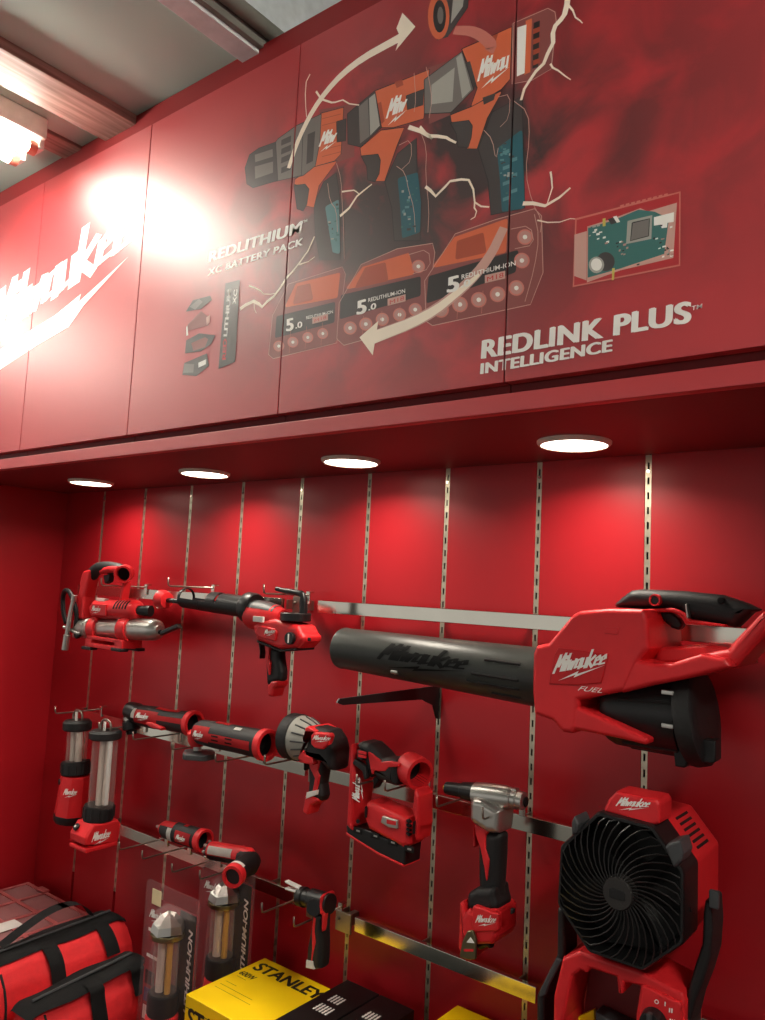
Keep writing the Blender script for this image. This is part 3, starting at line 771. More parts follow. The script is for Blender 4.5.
# ---------------------------------------------------------------- grease gun
A = crop(40, 550, 5.1); yc = -.11
g0, g1 = A(212, 398, yc), A(612, 408, yc); R = .0262
t = thing('grease_gun', 'red cordless grease gun with a silver barrel and black hose near the left wall', 'grease gun', off(A(330, 490, yc), 0, 0, -.002))
bm = NB(); lathe(bm, g0, g1, [(0, R*.8), (0, R), (.12, R), (.125, R*.93), (.6, R*.93), (.605, R), (.93, R), (.96, R*.93), (.985, R*.7), (1, R*.45)], 32); obj('barrel', bm, SIL, t)
bm = NB(); box(bm, off(g0, -.012, -.02, -.026), off(g0, .012, .02, .022), .004); obj('outlet_block', bm, SIL, t)
bm = NB(); e = A(614, 420, yc); tube(bm, [A(604, 412, yc), e], .006, 12); prism(bm, [A(608, 436, yc-.008), A(612, 412, yc-.008), A(694, 376, yc-.008), A(702, 396, yc-.008)], (0, .016, 0), .003); obj('pull_handle', bm, BLKS, t)
cl = []
for f0, f1 in ((.2, .29), (.585, .685)):
    bm = NB(); a, b = g0.lerp(g1, f0), g0.lerp(g1, f1); lathe(bm, a, b, [(0, R*.9), (0, R*1.22), (.15, R*1.28), (.85, R*1.28), (1, R*1.22), (1, R*.9)], 32, False)
    box(bm, (min(a.x, b.x), a.y-.03, a.z-.047), (max(a.x, b.x), a.y+.03, a.z-.024), .004)
    k = obj('clamp_ring', bm, RED, t)
    bm = NB(); box(bm, (min(a.x, b.x)-.004, a.y-.036, a.z-.053), (max(a.x, b.x)+.004, a.y-.012, a.z-.045), .002); obj('rubber_foot', bm, BLK, k)
    bm = NB(); box(bm, (min(a.x, b.x)-.004, a.y+.012, a.z-.053), (max(a.x, b.x)+.004, a.y+.036, a.z-.045), .002); obj('rubber_foot', bm, BLK, k)
bm = NB()
for dy in (-.026, .026):
    a, b = g0.lerp(g1, .22), g0.lerp(g1, .66); box(bm, (a.x, a.y+dy-.005, a.z-.046), (b.x, a.y+dy+.005, a.z-.034), .003)
    box(bm, (a.x, a.y+dy-.004, a.z-.026), (b.x, a.y+dy+.004, a.z-.017), .002)
obj('base_frame', bm, RED, t)
m0, m1 = A(285, 302, yc), A(508, 308, yc); mr = .0255
bm = NB(); lathe(bm, m0, m1, [(0, mr*.75), (.06, mr), (.5, mr), (.52, mr*.95), (.58, mr*.95), (.6, mr*1.04), (.9, mr*1.04), (.97, mr*.85), (1, mr*.6)], 32); obj('motor_housing', bm, RED, t)
bm = NB()
for k in range(5):
    a = m0.lerp(m1, .62+k*.065); lathe(bm, off(a, -.0035), off(a, .0035), [(0, mr*1.05), (1, mr*1.05)], 10, False, arc=(math.pi*.12, math.pi*.55) if False else (0.1, 1.1))
obj('vent_slots', bm, HOLE, t)
bm = NB(); box(bm, off(m0.lerp(m1, .1), 0, -mr-.003, -.013), off(m0.lerp(m1, .46), 0, -mr+.004, .013), .002); lp = obj('logo_plate', bm, RED, t)
lo = m0.lerp(m1, .14)
obj(MIL, logo_bm(V((lo.x, yc-mr-.0034, lo.z-.003)), V((1, 0, 0)), V((0, 0, 1)), .042, .012), WHT, lp, recalc=False)
bm = NB(); tube(bm, [off(m1, -.004), off(m1, .03, .012, 0)], [.012, .014], 14); obj('coupling', bm, BLKS, t)
spine = [A(u-26, v, yc-.018) for u, v in ((208, 352), (246, 140), (268, 108), (340, 100), (312, 165), (286, 240), (282, 352))]
bm = NB(); slab(bm, spine, yc-.018, yc+.018, .006, .006); obj('handle_frame', bm, RED, t)
bm = NB(); tube(bm, [A(255, 150, yc), A(285, 95, yc), A(335, 88, yc), A(400, 98, yc), A(424, 112, yc)], [.014, .0165, .0165, .0165, .0165, .017, .017, .017], 16, 2, flat=.95); obj('grip', bm, BLK, t)
bm = NB(); tube(bm, [A(318, 110, yc-.004), A(350, 98, yc-.012), A(400, 100, yc-.012)], .009, 10, 1); obj('grip_inlay', bm, RED, t)
rc, rd = A(428, 122, yc-.012), V((.7, -.72, -.12)).normalized()
bm = NB(); ringshell(bm, rc-rd*.02, rc+rd*.014, .0225, .0172); obj('battery_socket', bm, RED, t)
bm = NB(); cyl(bm, rc-rd*.02, rc-rd*.012, .0172); obj('socket_bottom', bm, HOLE, t)
bm = NB(); slab(bm, [A(428, 170, yc), A(464, 160, yc), A(458, 200, yc), A(438, 256, yc), A(404, 262, yc), A(420, 215, yc)], yc-.012, yc+.012, .004, .004); obj('rear_strut', bm, RED, t)
bm = NB(); slab(bm, [A(322, 130, yc), A(380, 122, yc), A(374, 160, yc), A(340, 175, yc)], yc-.008, yc+.008, .003, .004); obj('trigger', bm, BLK, t)
bm = NB(); box(bm, off(m0.lerp(m1, .12), 0, -.016, mr-.004), off(m0.lerp(m1, .32), 0, -.004, mr+.003), .001); obj('white_tag', bm, LABW, t)
yh = yc-.02
bm = NB(); tube(bm, [A(205, 428, yh), A(186, 448, yh), A(182, 400, yh), A(190, 330, yh), A(172, 262, yh-.01), A(150, 208, yh-.01), A(126, 204, yh-.01), A(116, 240, yh), A(118, 320, yh), A(134, 372, yh)], .0062, 12, 2); obj('hose', bm, BLK, t)
bm = NB(); tube(bm, [A(174, 238, yh-.012), A(160, 300, yh-.014), A(150, 350, yh-.016), A(136, 440, yh-.016), A(126, 508, yh-.016)], [.005, .006, .006, .006, .0066, .0066], 12)
cyl(bm, A(138, 432, yh-.016), A(126, 510, yh-.016), .0088); cyl(bm, A(176, 230, yh-.012), A(170, 262, yh-.012), .0075)
cyl(bm, A(122, 392, yh-.01), A(206, 430, yh), .005); obj('coupler', bm, SIL, t)

# ---------------------------------------------------------------- caulking gun
B, B2 = crop(150, 570, 4.026), crop(240, 580, 7.65); yc = -.115
t = thing('caulking_gun', 'red and black cordless caulking gun with a long black carriage and red plunger', 'caulking gun', B2(300, 890, yc))
c0, c1 = B(142, 112, yc), B(405, 152, yc); r = .0235
bm = NB(); lathe(bm, c0, c1, [(0, r*.9), (0, r), (.03, r), (.03, r*.9)], 28, False); lathe(bm, c0, c1, [(0, r), (1, r)], 18, False, arc=(-math.pi*1.02, .02)); lathe(bm, c0, c1, [(0, r*.93), (1, r*.93)], 18, False, arc=(-math.pi*1.02, .02))
for f in (.44,): lathe(bm, c0.lerp(c1, f), c0.lerp(c1, f+.13), [(0, r), (1, r*1.02)], 12, False, arc=(0, math.pi)); lathe(bm, c0.lerp(c1, f), c0.lerp(c1, f+.13), [(0, r*.92), (1, r*.92)], 12, False, arc=(0, math.pi))
lathe(bm, c0.lerp(c1, .6), c1, [(0, r), (1, r*1.02)], 12, False, arc=(0, math.pi))
obj('carriage', bm, BLKS, t)
bm = NB(); tube(bm, [B(145, 120, yc), B(200, 162, yc-.012), B(190, 128, yc-.022)], .003, 8, 1); obj('wire_bail', bm, BLKS, t)
bm = NB(); lathe(bm, B(386, 148, yc), B(425, 156, yc), [(0, r*.9), (0, r*1.2), (.25, r*1.42), (.8, r*1.42), (1, r*1.3), (1, r)], 32); obj('collar', bm, BLKS, t)
bm = NB(); lathe(bm, B(44, 118, yc), B(72, 122, yc), [(0, r*.55), (.0, r*.98), (.3, r*1.0), (.9, r*.8), (1, r*.3)], 28); obj('plunger', bm, RED, t)
bm = NB(); tube(bm, [B(60, 121, yc), B(390, 150, yc)], .0058, 12); obj('push_rod', bm, BLKS, t)
h0, h1 = B2(90, 262, yc), B2(330, 296, yc)
bm = NB(); lathe(bm, h0, h1, [(0, r*1.2), (.08, r*1.34), (.5, r*1.3), (.8, r*1.15), (1, r*.8)], 32, sx=1.); obj('gear_housing', bm, RED, t)
bm = NB(); lathe(bm, h0.lerp(h1, .12), h0.lerp(h1, .86), [(0, r*1.36), (.5, r*1.34), (.85, r*1.18), (1, r*1.08)], 14, False, arc=(.55, 2.0)); obj('grey_top', bm, GRY, t)
bm = NB(); slab(bm, [B2(100, 345, yc), B2(210, 300, yc), B2(330, 296, yc), B2(560, 346, yc), B2(592, 398, yc), B2(626, 430, yc), B2(620, 468, yc), B2(560, 518, yc), B2(392, 532, yc), B2(150, 462, yc), B2(122, 402, yc)], yc-.03, yc+.03, .011, .008); body = obj('motor_body', bm, RED, t)
bm = NB(); slab(bm, [B2(140, 460, yc), B2(388, 528, yc), B2(560, 516, yc), B2(556, 532, yc), B2(388, 546, yc), B2(142, 478, yc)], yc-.028, yc+.028, .003); obj('lower_trim', bm, BLK, t)
bm = NB(); slab(bm, [B2(110, 408, yc), B2(150, 344, yc), B2(290, 372, yc), B2(312, 400, yc), B2(298, 470, yc), B2(160, 440, yc)], yc-.034, yc-.02, .003, .004); sp = obj('logo_plate', bm, RED, t)
logo(MIL, WHT, sp, B2, yc-.0345, (186, 414), (276, 402), (184, 384))
bm = NB(); box(bm, off(B2(96, 318, yc-.036), 0, 0, 0), off(B2(190, 282, yc-.03), 0, 0, 0), .001); obj('white_tag', bm, LABW, t)
dc = B2(392, 446, yc-.03)
bm = NB(); cyl(bm, off(dc, 0, .01), off(dc, 0, -.008), .0125); k = obj('speed_dial', bm, BLKS, t)
bm = NB(); box(bm, off(dc, -.0015, -.0095, -.009), off(dc, .0015, -.007, .009), .0006); obj('dial_pointer', bm, WHT, k)
bm = NB(); box(bm, B2(515, 466, yc-.031), off(B2(545, 442, yc-.026), 0), .001); obj('vent_slot', bm, HOLE, t)
q = B2(425, 288, yc-.002); bm = NB(); lathe(bm, off(q, 0, 0, -.007), off(q, 0, 0, .010), [(0, .030), (.1, .032), (.9, .032), (1, .030)], 32); obj('rod_latch_disc', bm, BLKS, t)
bm = NB(); tube(bm, [B2(280, 66, yc), B2(350, 84, yc), B2(430, 96, yc), B2(478, 108, yc), B2(486, 140, yc), B2(486, 190, yc), B2(482, 262, yc)], [.005, .006, .007, .0085, .009], 14, 1, flat=1.); obj('rod_hook', bm, BLKS, t)
bm = NB(); slab(bm, [B2(190, 482, yc), B2(344, 528, yc), B2(352, 600, yc), B2(374, 700, yc), B2(370, 768, yc), B2(212, 810, yc), B2(206, 690, yc), B2(196, 600, yc)], yc-.0135, yc+.0135, .010, .008); gp = obj('grip', bm, BLK, t)
bm = NB(); slab(bm, [B2(188, 496, yc-.018), B2(240, 512, yc-.018), B2(232, 600, yc-.018), B2(250, 640, yc-.018), B2(238, 742, yc-.018), B2(216, 660, yc-.018), B2(204, 580, yc-.018)], yc-.0185, yc-.01, .002, .002); obj('red_inlay', bm, RED, gp)
bm = NB(); slab(bm, [B2(216, 806, yc), B2(268, 772, yc), B2(370, 764, yc), B2(362, 800, yc), B2(318, 828, yc), B2(292, 890, yc), B2(220, 888, yc)], yc-.018, yc+.018, .006, .004); obj('base_cuff', bm, RED, t)
bm = NB(); slab(bm, [B2(140, 484, yc), B2(190, 500, yc), B2(196, 560, yc), B2(184, 602, yc), B2(172, 598, yc), B2(172, 540, yc), B2(150, 505, yc)], yc-.008, yc+.008, .003, .003); obj('trigger', bm, BLK, t)

# ---------------------------------------------------------------- leaf blower
C, C2, C3 = crop(520, 570, 3.1224), crop(320, 610, 3.477), crop(600, 580, 4.636); yc = -.13
t = thing('leaf_blower', 'large red cordless leaf blower with long black nozzle lying across the top rail', 'leaf blower', off(C(300, 530, yc), 0, 0, 0))
n0, n1 = C2(80, 132, yc), C2(746, 231, yc); ra, rb = .0385, .0465
bm = NB(); lathe(bm, n0, n1, [(.0, ra*.93), (0, ra*.99), (.012, ra*1.02), (.03, ra), (.3, ra*1.06), (.55, ra*1.1), (1, rb), (1.12, rb)], 48, False); lathe(bm, n0, n1, [(0, ra*.93), (.9, rb*.9)], 40, False)
cyl(bm, n0.lerp(n1, .3), n0.lerp(n1, .305), ra*.95)
nz = obj('nozzle', bm, mat('nozzle_plastic', (46, 49, 46), .38, bump=.1), t)
ax = (n1-n0).normalized(); upn = V((-ax.z, 0, ax.x)); 
if upn.z < 0: upn = -upn
def nr(f): return ra*1.06+(rb-ra*1.06)*max(0, (f-.3)/.7) if f > .3 else ra+(ra*.06)*f/.3
def on_barrel(bm):
    """wrap flat pieces (built on the plane through the axis) onto the round nozzle"""
    for v in bm.verts:
        f = (v.co-n0).dot(ax)/(n1-n0).length; h = (v.co-(n0+ax*(f*(n1-n0).length))).dot(upn); rr = nr(f)+.0012-(v.co.y-yc+.5)*.0
        a = h/rr
        p = n0+ax*(f*(n1-n0).length)+upn*(rr*math.sin(a)); p.y = yc-rr*math.cos(a)
        v.co = p
    return bm
lo = n0.lerp(n1, .30)+upn*-.002
bl = logo_bm(lo, ax, upn, .195, .027, w=.15)
bmesh.ops.subdivide_edges(bl, edges=bl.edges[:], cuts=2, use_grid_fill=True)
obj('raised_lettering', on_barrel(bl), mat('black_gloss_relief', (4, 4, 4), .5, spec=.2), nz, recalc=False)
for f0, f1, h in ((.83, .99, .020), (.78, .99, -.004), (.75, .99, -.018), (.86, .99, -.032)):
    bm = NB(); a, b = n0.lerp(n1, f0), n0.lerp(n1, f1)
    tube(bm, [V((p.x, yc-math.sqrt(max(1e-6, nr(f)**2-h*h)), p.z))+upn*h for p, f in ((a, f0), (a.lerp(b, .5), (f0+f1)/2), (b, f1))], .0022, 8); obj('rib', bm, BLKS, nz)
s = n0.lerp(n1, .375)-upn*.024; bm = NB(); cyl(bm, V((s.x, yc-.034, s.z)), V((s.x, yc-.024, s.z)), .0048); tube(bm, [V((s.x-.007, yc-.033, s.z)), V((s.x+.007, yc-.033, s.z))], .004, 10); obj('lock_stud', bm, SIL, nz)
yf, yb = -.205, -.055
def P3(*pts): return [C(u, v, yf) for u, v in pts]
body = P3((38, 262), (48, 236), (86, 228), (118, 190), (160, 140), (182, 128), (270, 120), (384, 122), (396, 150), (402, 246), (374, 280), (330, 378), (182, 408), (180, 432), (178, 496), (160, 512), (130, 508), (100, 472), (42, 452), (36, 380))
bm = NB(); slab(bm, body, yf, yb, .008, .004, seg=3, fit=False)
slab(bm, P3((330, 262), (372, 282), (420, 292), (470, 292), (516, 276), (562, 262), (640, 276), (664, 304), (510, 342), (400, 364), (310, 386)), yf+.001, yb, .007, .003, fit=False)
slab(bm, P3((160, 420), (184, 430), (300, 480), (398, 528), (392, 548), (320, 530), (160, 498)), yf+.001, yb, .006, .004, fit=False); bd = obj('housing', bm, RED, t)
# battery / handle bridge on the far side and the sloping red tail
tail = P3((560, 262), (632, 248), (655, 220), (742, 130), (764, 124), (768, 186), (664, 304), (600, 318), (520, 300))
bm = NB(); slab(bm, tail, yf+.02, yb-.03, .010, .006, fit=False); obj('tail_frame', bm, RED, t)
bm = NB(); slab(bm, [C(u, v, yf+.02) for u, v in ((700, 262), (770, 190), (772, 232), (716, 270))], yf+.04, yb-.03, .005); obj('tail_bumper', bm, BLK, t)
deck = P3((376, 284), (396, 244), (560, 236), (640, 250), (640, 290), (400, 300))
bm = NB(); slab(bm, deck, yf+.05, yb-.01, .006, .003, fit=False); obj('battery_deck', bm, RED, t)
for u, v in ((462, 254), (590, 242)):
    bm = NB(); p = C(u, v, yf+.05); box(bm, off(p, -.02, .006, 0), off(p, .02, .02, .0016), .0005); obj('yellow_warning_label', bm, MATS['yellow_carton'], t)
ym = -.13
han = [C(u, v, ym-.02) for u, v in ((282, 116), (318, 84), (346, 64), (380, 60), (520, 66), (640, 78), (720, 104), (768, 126), (740, 132), (712, 160), (690, 180), (650, 172), (530, 152), (512, 128), (470, 120), (388, 122))]
bm = NB(); slab(bm, han, ym-.024, ym+.024, .015, .006); hd = obj('handle', bm, BLK, t)
bm = NB(); prism(bm, [C(u, v, ym-.026) for u, v in ((386, 122), (480, 118), (512, 132), (530, 154), (640, 170), (640, 178), (520, 166), (500, 142), (470, 132), (400, 132))], (0, .02, 0), .003); obj('red_trim', bm, RED, hd)
bm = NB(); slab(bm, [C(u, v, ym) for u, v in ((410, 130), (478, 130), (506, 150), (520, 172), (506, 188), (480, 180), (452, 158))], ym-.01, ym+.01, .004, .004); obj('trigger', bm, BLKS, t)
bm = NB(); p = C(421, 94, ym-.03); ringshell(bm, off(p, 0, -.002), off(p, 0, .012), .0085, .006); b1 = obj('button_ring', bm, RED, hd)
bm = NB(); cyl(bm, off(p, 0, .0), off(p, 0, .012), .006); obj('button', bm, BLKS, hd)
bm = NB(); p = C(626, 95, ym-.025); cyl(bm, off(p, 0, -.0005), off(p, 0, .01), .0048); obj('screw_hole', bm, HOLE, hd)
bm = NB(); slab(bm, [C(u, v, ym-.03) for u, v in ((515, 108), (524, 104), (534, 148), (524, 154))], ym-.032, ym-.02, .002, .001); obj('cruise_lever', bm, SIL, hd)
bm = NB(); slab(bm, [C(u, v, yf-.003) for u, v in ((108, 264), (122, 242), (286, 262), (262, 352), (178, 360), (92, 356))], yf-.002, yf+.01, .0018); lp = obj('logo_recess', bm, mat('deep_red_plastic', (188, 14, 22), .45), t)
logo(MIL, WHT, lp, C, yf-.0026, (106, 318), (278, 294), (108, 270), w=.15)
word('lettering', 'FUEL', WHT, bd, C, yf-.0005, (180, 376), (256, 384), (184, 362), off=.0, shear=.35)
bm = NB(); slab(bm, [C(u, v, yf-.001) for u, v in ((266, 178), (316, 178), (312, 202), (264, 198))], yf-.0012, yf+.01, .0008); em = obj('embossed_badge', bm, RED, t)
i0, i1 = C(290, 424, yc), C(525, 448, yc)
bm = NB(); lathe(bm, i0, i1, [(0, .050), (.1, .055), (.6, .058), (.97, .060), (1, .05)], 40); it = obj('intake_housing', bm, BLKS, t)
for a in range(9):
    an = math.pi*(.1+a*.2); u_, w_ = frame(i1-i0)
    bm = NB(); q0 = i0.lerp(i1, .25); q1 = i0.lerp(i1, .96); d0 = u_*math.cos(an)+w_*math.sin(an)
    tube(bm, [q0+d0*.0562, q1+d0*.0595], .0024, 8); obj('rib', bm, BLKS, it)
j0, j1 = C(522, 456, yc), C(588, 455, yc)
bm = NB(); lathe(bm, j0, j1, [(0, .058), (.04, .067), (.3, .069), (.8, .067), (.95, .061), (1, .04)], 48); fl = obj('air_filter_cover', bm, BLK, t)
for u, v in ((508, 588), (596, 574)):
    bm = NB(); p = C(u, v, yc-.02); slab(bm, [off(p, -.010, 0, .02), off(p, .010, 0, .02), off(p, .010, 0, -.006), off(p, .006, 0, -.010), off(p, -.006, 0, -.010)], yc-.035, yc-.005, .003, fit=False); obj('foot', bm, BLK, fl)
for k in range(2):
    bm = NB(); p = C(470, 382+104*k, yc-.052); box(bm, off(p, -.01, -.008, -.003), off(p, .006, .006, .003), .001); obj('latch', bm, SIL, it)

# ---------------------------------------------------------------- two lanterns
D = crop(40, 690, 4.78)
def lantern(yc, cap, tub, strips, col, label, body):
    k = .00268/4.78   # metres per traced pixel at that distance
    t = thing('lantern', label, 'lantern', body['foot'], 'lanterns hung by the left wall')
    (cu, cv0, cv1, cr) = cap; a, b = D(cu, cv0, yc), D(cu-3, cv1, yc)
    bm = NB(); lathe(bm, a, b, [(0, cr*.5), (.02, cr*.86), (.25, cr), (.85, cr), (1, cr*.9)], 36); cp = obj('cap', bm, BLK, t)
    (tu0, tv0, tu1, tv1, tr) = tub
    bm = NB(); lathe(bm, D(tu0, tv0, yc), D(tu1, tv1, yc), [(0, tr), (1, tr)], 36, False); obj('clear_tube', bm, CLEAR, t)
    for (u0, v0, u1, v1, w) in strips:
        bm = NB(); p, q = D(u0, v0, yc-.004), D(u1, v1, yc-.004); tube(bm, [p, q], w, 14); obj('light_strip', bm, TUBE, t)
    bm = NB(); p, q = D(tu0, tv0, yc+.012), D(tu1, tv1, yc+.012); tube(bm, [p, q], .004, 8); obj('inner_post', bm, SIL, t)
    (lu0, lv0, lu1, lv1, lr) = col
    bm = NB(); lathe(bm, D(lu0, lv0, yc), D(lu1, lv1, yc), [(0, lr*.8), (0, lr*.97), (.1, lr), (.9, lr), (1, lr*.97)], 36); cb = obj('collar', bm, BLK, t)
    for a_ in range(12):
        an = a_*math.pi/6; p, q = D(lu0, lv0, yc), D(lu1, lv1, yc); d = V((math.cos(an), math.sin(an), 0))*lr
        bm = NB(); tube(bm, [p.lerp(q, .15)+d, p.lerp(q, .85)+d], .0022, 6); obj('grip_rib', bm, BLK, cb)
    h = a; bm = NB(); tube(bm, [off(h, -.02, 0, 0), off(h, -.022, 0, .012), off(h, -.012, 0, .024), off(h, .012, 0, .024), off(h, .022, 0, .012), off(h, .02, 0, 0)], .0028, 10, 2); obj('hanging_bail', bm, STEEL, t)
    bm = NB(); p = off(h, .012, -.012, .004); box(bm, off(p, -.004, -.0012, -.012), off(p, .005, .0012, .018), .0006); obj('white_tag', bm, LABW, t)
    return t
ya = -.125
t = lantern(ya, (180, 142, 192, .036), (181, 188, 172, 345, .0255), [(165, 195, 158, 340, .009), (188, 195, 182, 345, .009)], (172, 338, 170, 402, .0355),
            'shorter red lantern with a clear tube, hung nearest the left wall', {'foot': D(150, 628, ya)})
p0, p1 = D(172, 402, ya), D(150, 588, ya)
bm = NB(); lathe(bm, p0, p1, [(0, .030), (.02, .036), (.1, .0375), (.6, .040), (1, .043)], 8, True); bd = obj('body', bm, RED, t, sharp=25)
bm = NB(); lathe(bm, p1, D(145, 628, ya), [(0, .0435), (.5, .044), (.9, .040), (1, .034)], 16); obj('base', bm, BLKS, t)
bm = NB(); pp = p0.lerp(p1, .2); box(bm, off(pp, .003, -.0405, -.007), off(pp, .016, -.036, .007), .002) if False else cyl(bm, off(pp, -.026, -.031), off(pp, -.024, -.024), .0075); obj('switch', bm, BLKS, t)
def side_logo(par, p, w, h, ang, m=WHT):
    r_ = V((math.cos(ang), math.sin(ang), 0)); obj(MIL, logo_bm(p, r_, V((0, 0, 1)), w, h, w=.15), m, par, recalc=False)
q = p0.lerp(p1, .42); side_logo(bd, V((q.x+.020, q.y-.0425, q.z)) if False else V((q.x+.0175, q.y-.0395, q.z)), .034, .013, math.radians(45))
yb_ = -.15
t = lantern(yb_, (314, 190, 234, .0385), (314, 232, 290, 560, .030), [(308, 238, 284, 548, .010), (334, 238, 310, 548, .008)], (284, 545, 278, 618, .0355),
            'taller red lantern with a long clear tube and wide foot, beside the shorter lantern', {'foot': D(270, 732, yb_)})
q = D(278, 618, yb_)
bm = NB(); z0 = D(270, 735, yb_).z
prism(bm, [V((q.x-.037, q.y-.028, q.z)), V((q.x-.037, q.y+.036, q.z)), V((q.x+.036, q.y+.036, q.z)), V((q.x+.036, q.y-.028, q.z))][::-1] if False else [V((q.x+s*.038, q.y+yy, zz)) for s in (0,) for yy, zz in ()] or
      [V((q.x-.036, q.y-.034, q.z)), V((q.x-.036, q.y-.052, q.z-.026)), V((q.x-.036, q.y-.050, q.z-.044)), V((q.x-.036, q.y+.040, z0)), V((q.x-.036, q.y+.044, q.z-.012)), V((q.x-.036, q.y+.034, q.z))], (.070, 0, 0), .006, r=.006); bd = obj('body', bm, RED, t)
bm = NB(); box(bm, V((q.x-.036, q.y-.05, z0-.004)), V((q.x+.036, q.y+.036, z0+.006)), .003); obj('base', bm, RED, t)
bm = NB(); pp = V((q.x-.016, q.y-.044, q.z-.014)); cyl(bm, pp, off(pp, 0, -.005, .004), .0085); sw = obj('switch', bm, BLKS, t)
bm = NB(); cyl(bm, off(pp, 0, -.005, .004), off(pp, 0, -.0065, .0052), .003); obj('switch_symbol', bm, WHT, sw)
obj(MIL, logo_bm(V((q.x+.0344, q.y-.034, q.z-.036)), V((0, 1, 0)), V((0, 0, 1)), .05, .018, w=.15), WHT, bd, recalc=False)
# ---------------------------------------------------------------- right angle drill and multi tool (middle row)
E = crop(110, 690, 4.026); yc = -.095
def hollow_body(t, p0, p1, prof, r_open, mring=RED, mbody=None, name='body'):
    """round tool body ending in an open battery socket at p1"""
    bm = NB(); L = (p1-p0).length
    lathe(bm, p0, p1, prof, 32, False); cyl(bm, p0, p0.lerp(p1, .02), prof[0][1])
    b = obj(name, bm, mbody or BLK, t)
    d = (p1-p0).normalized()
    bm = NB(); ringshell(bm, p1-d*.012, p1+d*.004, r_open*1.1, r_open*.82, 32); obj('socket_ring', bm, mring, t)
    bm = NB(); lathe(bm, p1-d*.03, p1, [(0, 0), (0, r_open*.83), (1, r_open*.83)], 28, False); obj('socket_inside', bm, HOLE, t)
    return b
def patch(par, name, p0, p1, f0, f1, a0, a1, rf, m, n=8, lift=.0008):
    """raised panel wrapped on a round body between fractions f0,f1 of its axis and angles a0..a1 (0 = towards the shop, 90 = up)"""
    ax_ = (p1-p0).normalized(); up_ = V((0, 0, 1)); up_ = (up_-ax_*up_.dot(ax_)).normalized(); fr = ax_.cross(up_).normalized()
    if fr.y > 0: fr = -fr
    bm = NB(); rows = []
    for i in range(7):
        f = f0+(f1-f0)*i/6; c_ = p0.lerp(p1, f); r_ = rf(f)+lift
        rows.append([bm.verts.new(c_+(fr*math.cos(math.radians(a0+(a1-a0)*k/n))+up_*math.sin(math.radians(a0+(a1-a0)*k/n)))*r_) for k in range(n+1)])
    for a, b in zip(rows, rows[1:]):
        for k in range(n): bm.faces.new((a[k], a[k+1], b[k+1], b[k]))
    bmesh.ops.solidify(bm, geom=bm.faces[:], thickness=-.0022)
    return obj(name, bm, m, par)
def wrap_logo(par, p0, p1, f0, f1, hz, h, rr, m=WHT):
    ax_ = (p1-p0).normalized(); up_ = V((0, 0, 1)); up_ = (up_-ax_*up_.dot(ax_)).normalized(); fr = ax_.cross(up_).normalized()
    if fr.y > 0: fr = -fr
    o_ = p0.lerp(p1, f0)+up_*hz+fr*(rr+.001)
    bm = logo_bm(o_, ax_, up_, (p1-p0).length*(f1-f0), h, w=.15)
    bmesh.ops.subdivide_edges(bm, edges=bm.edges[:], cuts=1)
    for v in bm.verts:
        hgt = (v.co-p0).dot(up_); v.co -= fr*(rr-math.sqrt(max(0, rr*rr-hgt*hgt)))
    return obj(MIL, bm, m, par, recalc=False)
t = thing('right_angle_drill', 'red and black right angle drill with its head turned down, beside the taller lantern', 'drill', E(90, 190, yc))
p0, p1 = E(112, 100, yc), E(338, 136, yc); R = .0265
prof = [(0, .021), (.1, .025), (.35, .0265), (.6, .0235), (.8, .025), (1, .0275)]
def rf(f):
    for (a, ra_), (b, rb_) in zip(prof, prof[1:]):
        if a <= f <= b: return ra_+(rb_-ra_)*(f-a)/(b-a)
    return prof[-1][1]
b = hollow_body(t, p0, p1, prof, .0265)
q = patch(t, 'red_shell', p0, p1, .08, .5, -32, 42, rf, RED); wrap_logo(q, p0, p1, .14, .38, .0, .011, rf(.25)+.001)
patch(t, 'red_shell', p0, p1, .5, .98, 0, 26, rf, RED); patch(t, 'red_shell', p0, p1, .4, .8, 62, 88, rf, RED)
patch(t, 'white_tag', p0, p1, .015, .10, -8, 46, rf, LABW, lift=.002)
bm = NB(); slab(bm, [E(u, v, yc-.01) for u, v in ((148, 128), (180, 130), (238, 148), (232, 160), (176, 152), (146, 140))], yc-.03, yc-.006, .004, .002); obj('paddle_switch', bm, RED, t)
bm = NB(); lathe(bm, E(72, 78, yc), E(122, 98, yc), [(0, .012), (.15, .021), (.7, .024), (1, .022)], 28); obj('gear_head', bm, BLKS, t)
bm = NB(); h0, h1 = E(84, 78, yc), E(88, 178, yc); lathe(bm, h0, h1, [(0, .014), (.1, .0185), (.45, .0185), (.5, .022), (.8, .022), (.85, .014), (1, .012)], 28); obj('chuck', bm, BLKS, t)
bm = NB(); lathe(bm, h0.lerp(h1, .3), h0.lerp(h1, .42), [(0, .0192), (1, .0192)], 28, False); obj('steel_collar', bm, SIL, t)

yc = -.14
t = thing('oscillating_multi_tool', 'red and black oscillating tool with a grey sanding pad underneath, left of the spotlight', 'multi tool', E(350, 270, yc))
p0, p1 = E(356, 166, yc), E(632, 222, yc)
prof = [(0, .020), (.06, .026), (.3, .028), (.6, .0275), (.85, .0285), (1, .030)]
hollow_body(t, p0, p1, prof, .029)
q = patch(t, 'red_shell', p0, p1, .03, .3, -30, 40, rf, RED); wrap_logo(q, p0, p1, .08, .24, -.004, .011, rf(.2)+.001)
patch(t, 'red_shell', p0, p1, .3, .9, -22, 14, rf, RED); patch(t, 'red_shell', p0, p1, .3, .5, 72, 96, rf, RED)
for k in range(2):
    for j in range(2): patch(t, 'vent_slot', p0, p1, .36+.2*k, .46+.2*k, -12+j*16, -6+j*16, rf, HOLE, lift=.0022)
patch(t, 'white_tag', p0, p1, .62, .72, 50, 66, rf, LABW, lift=.002)
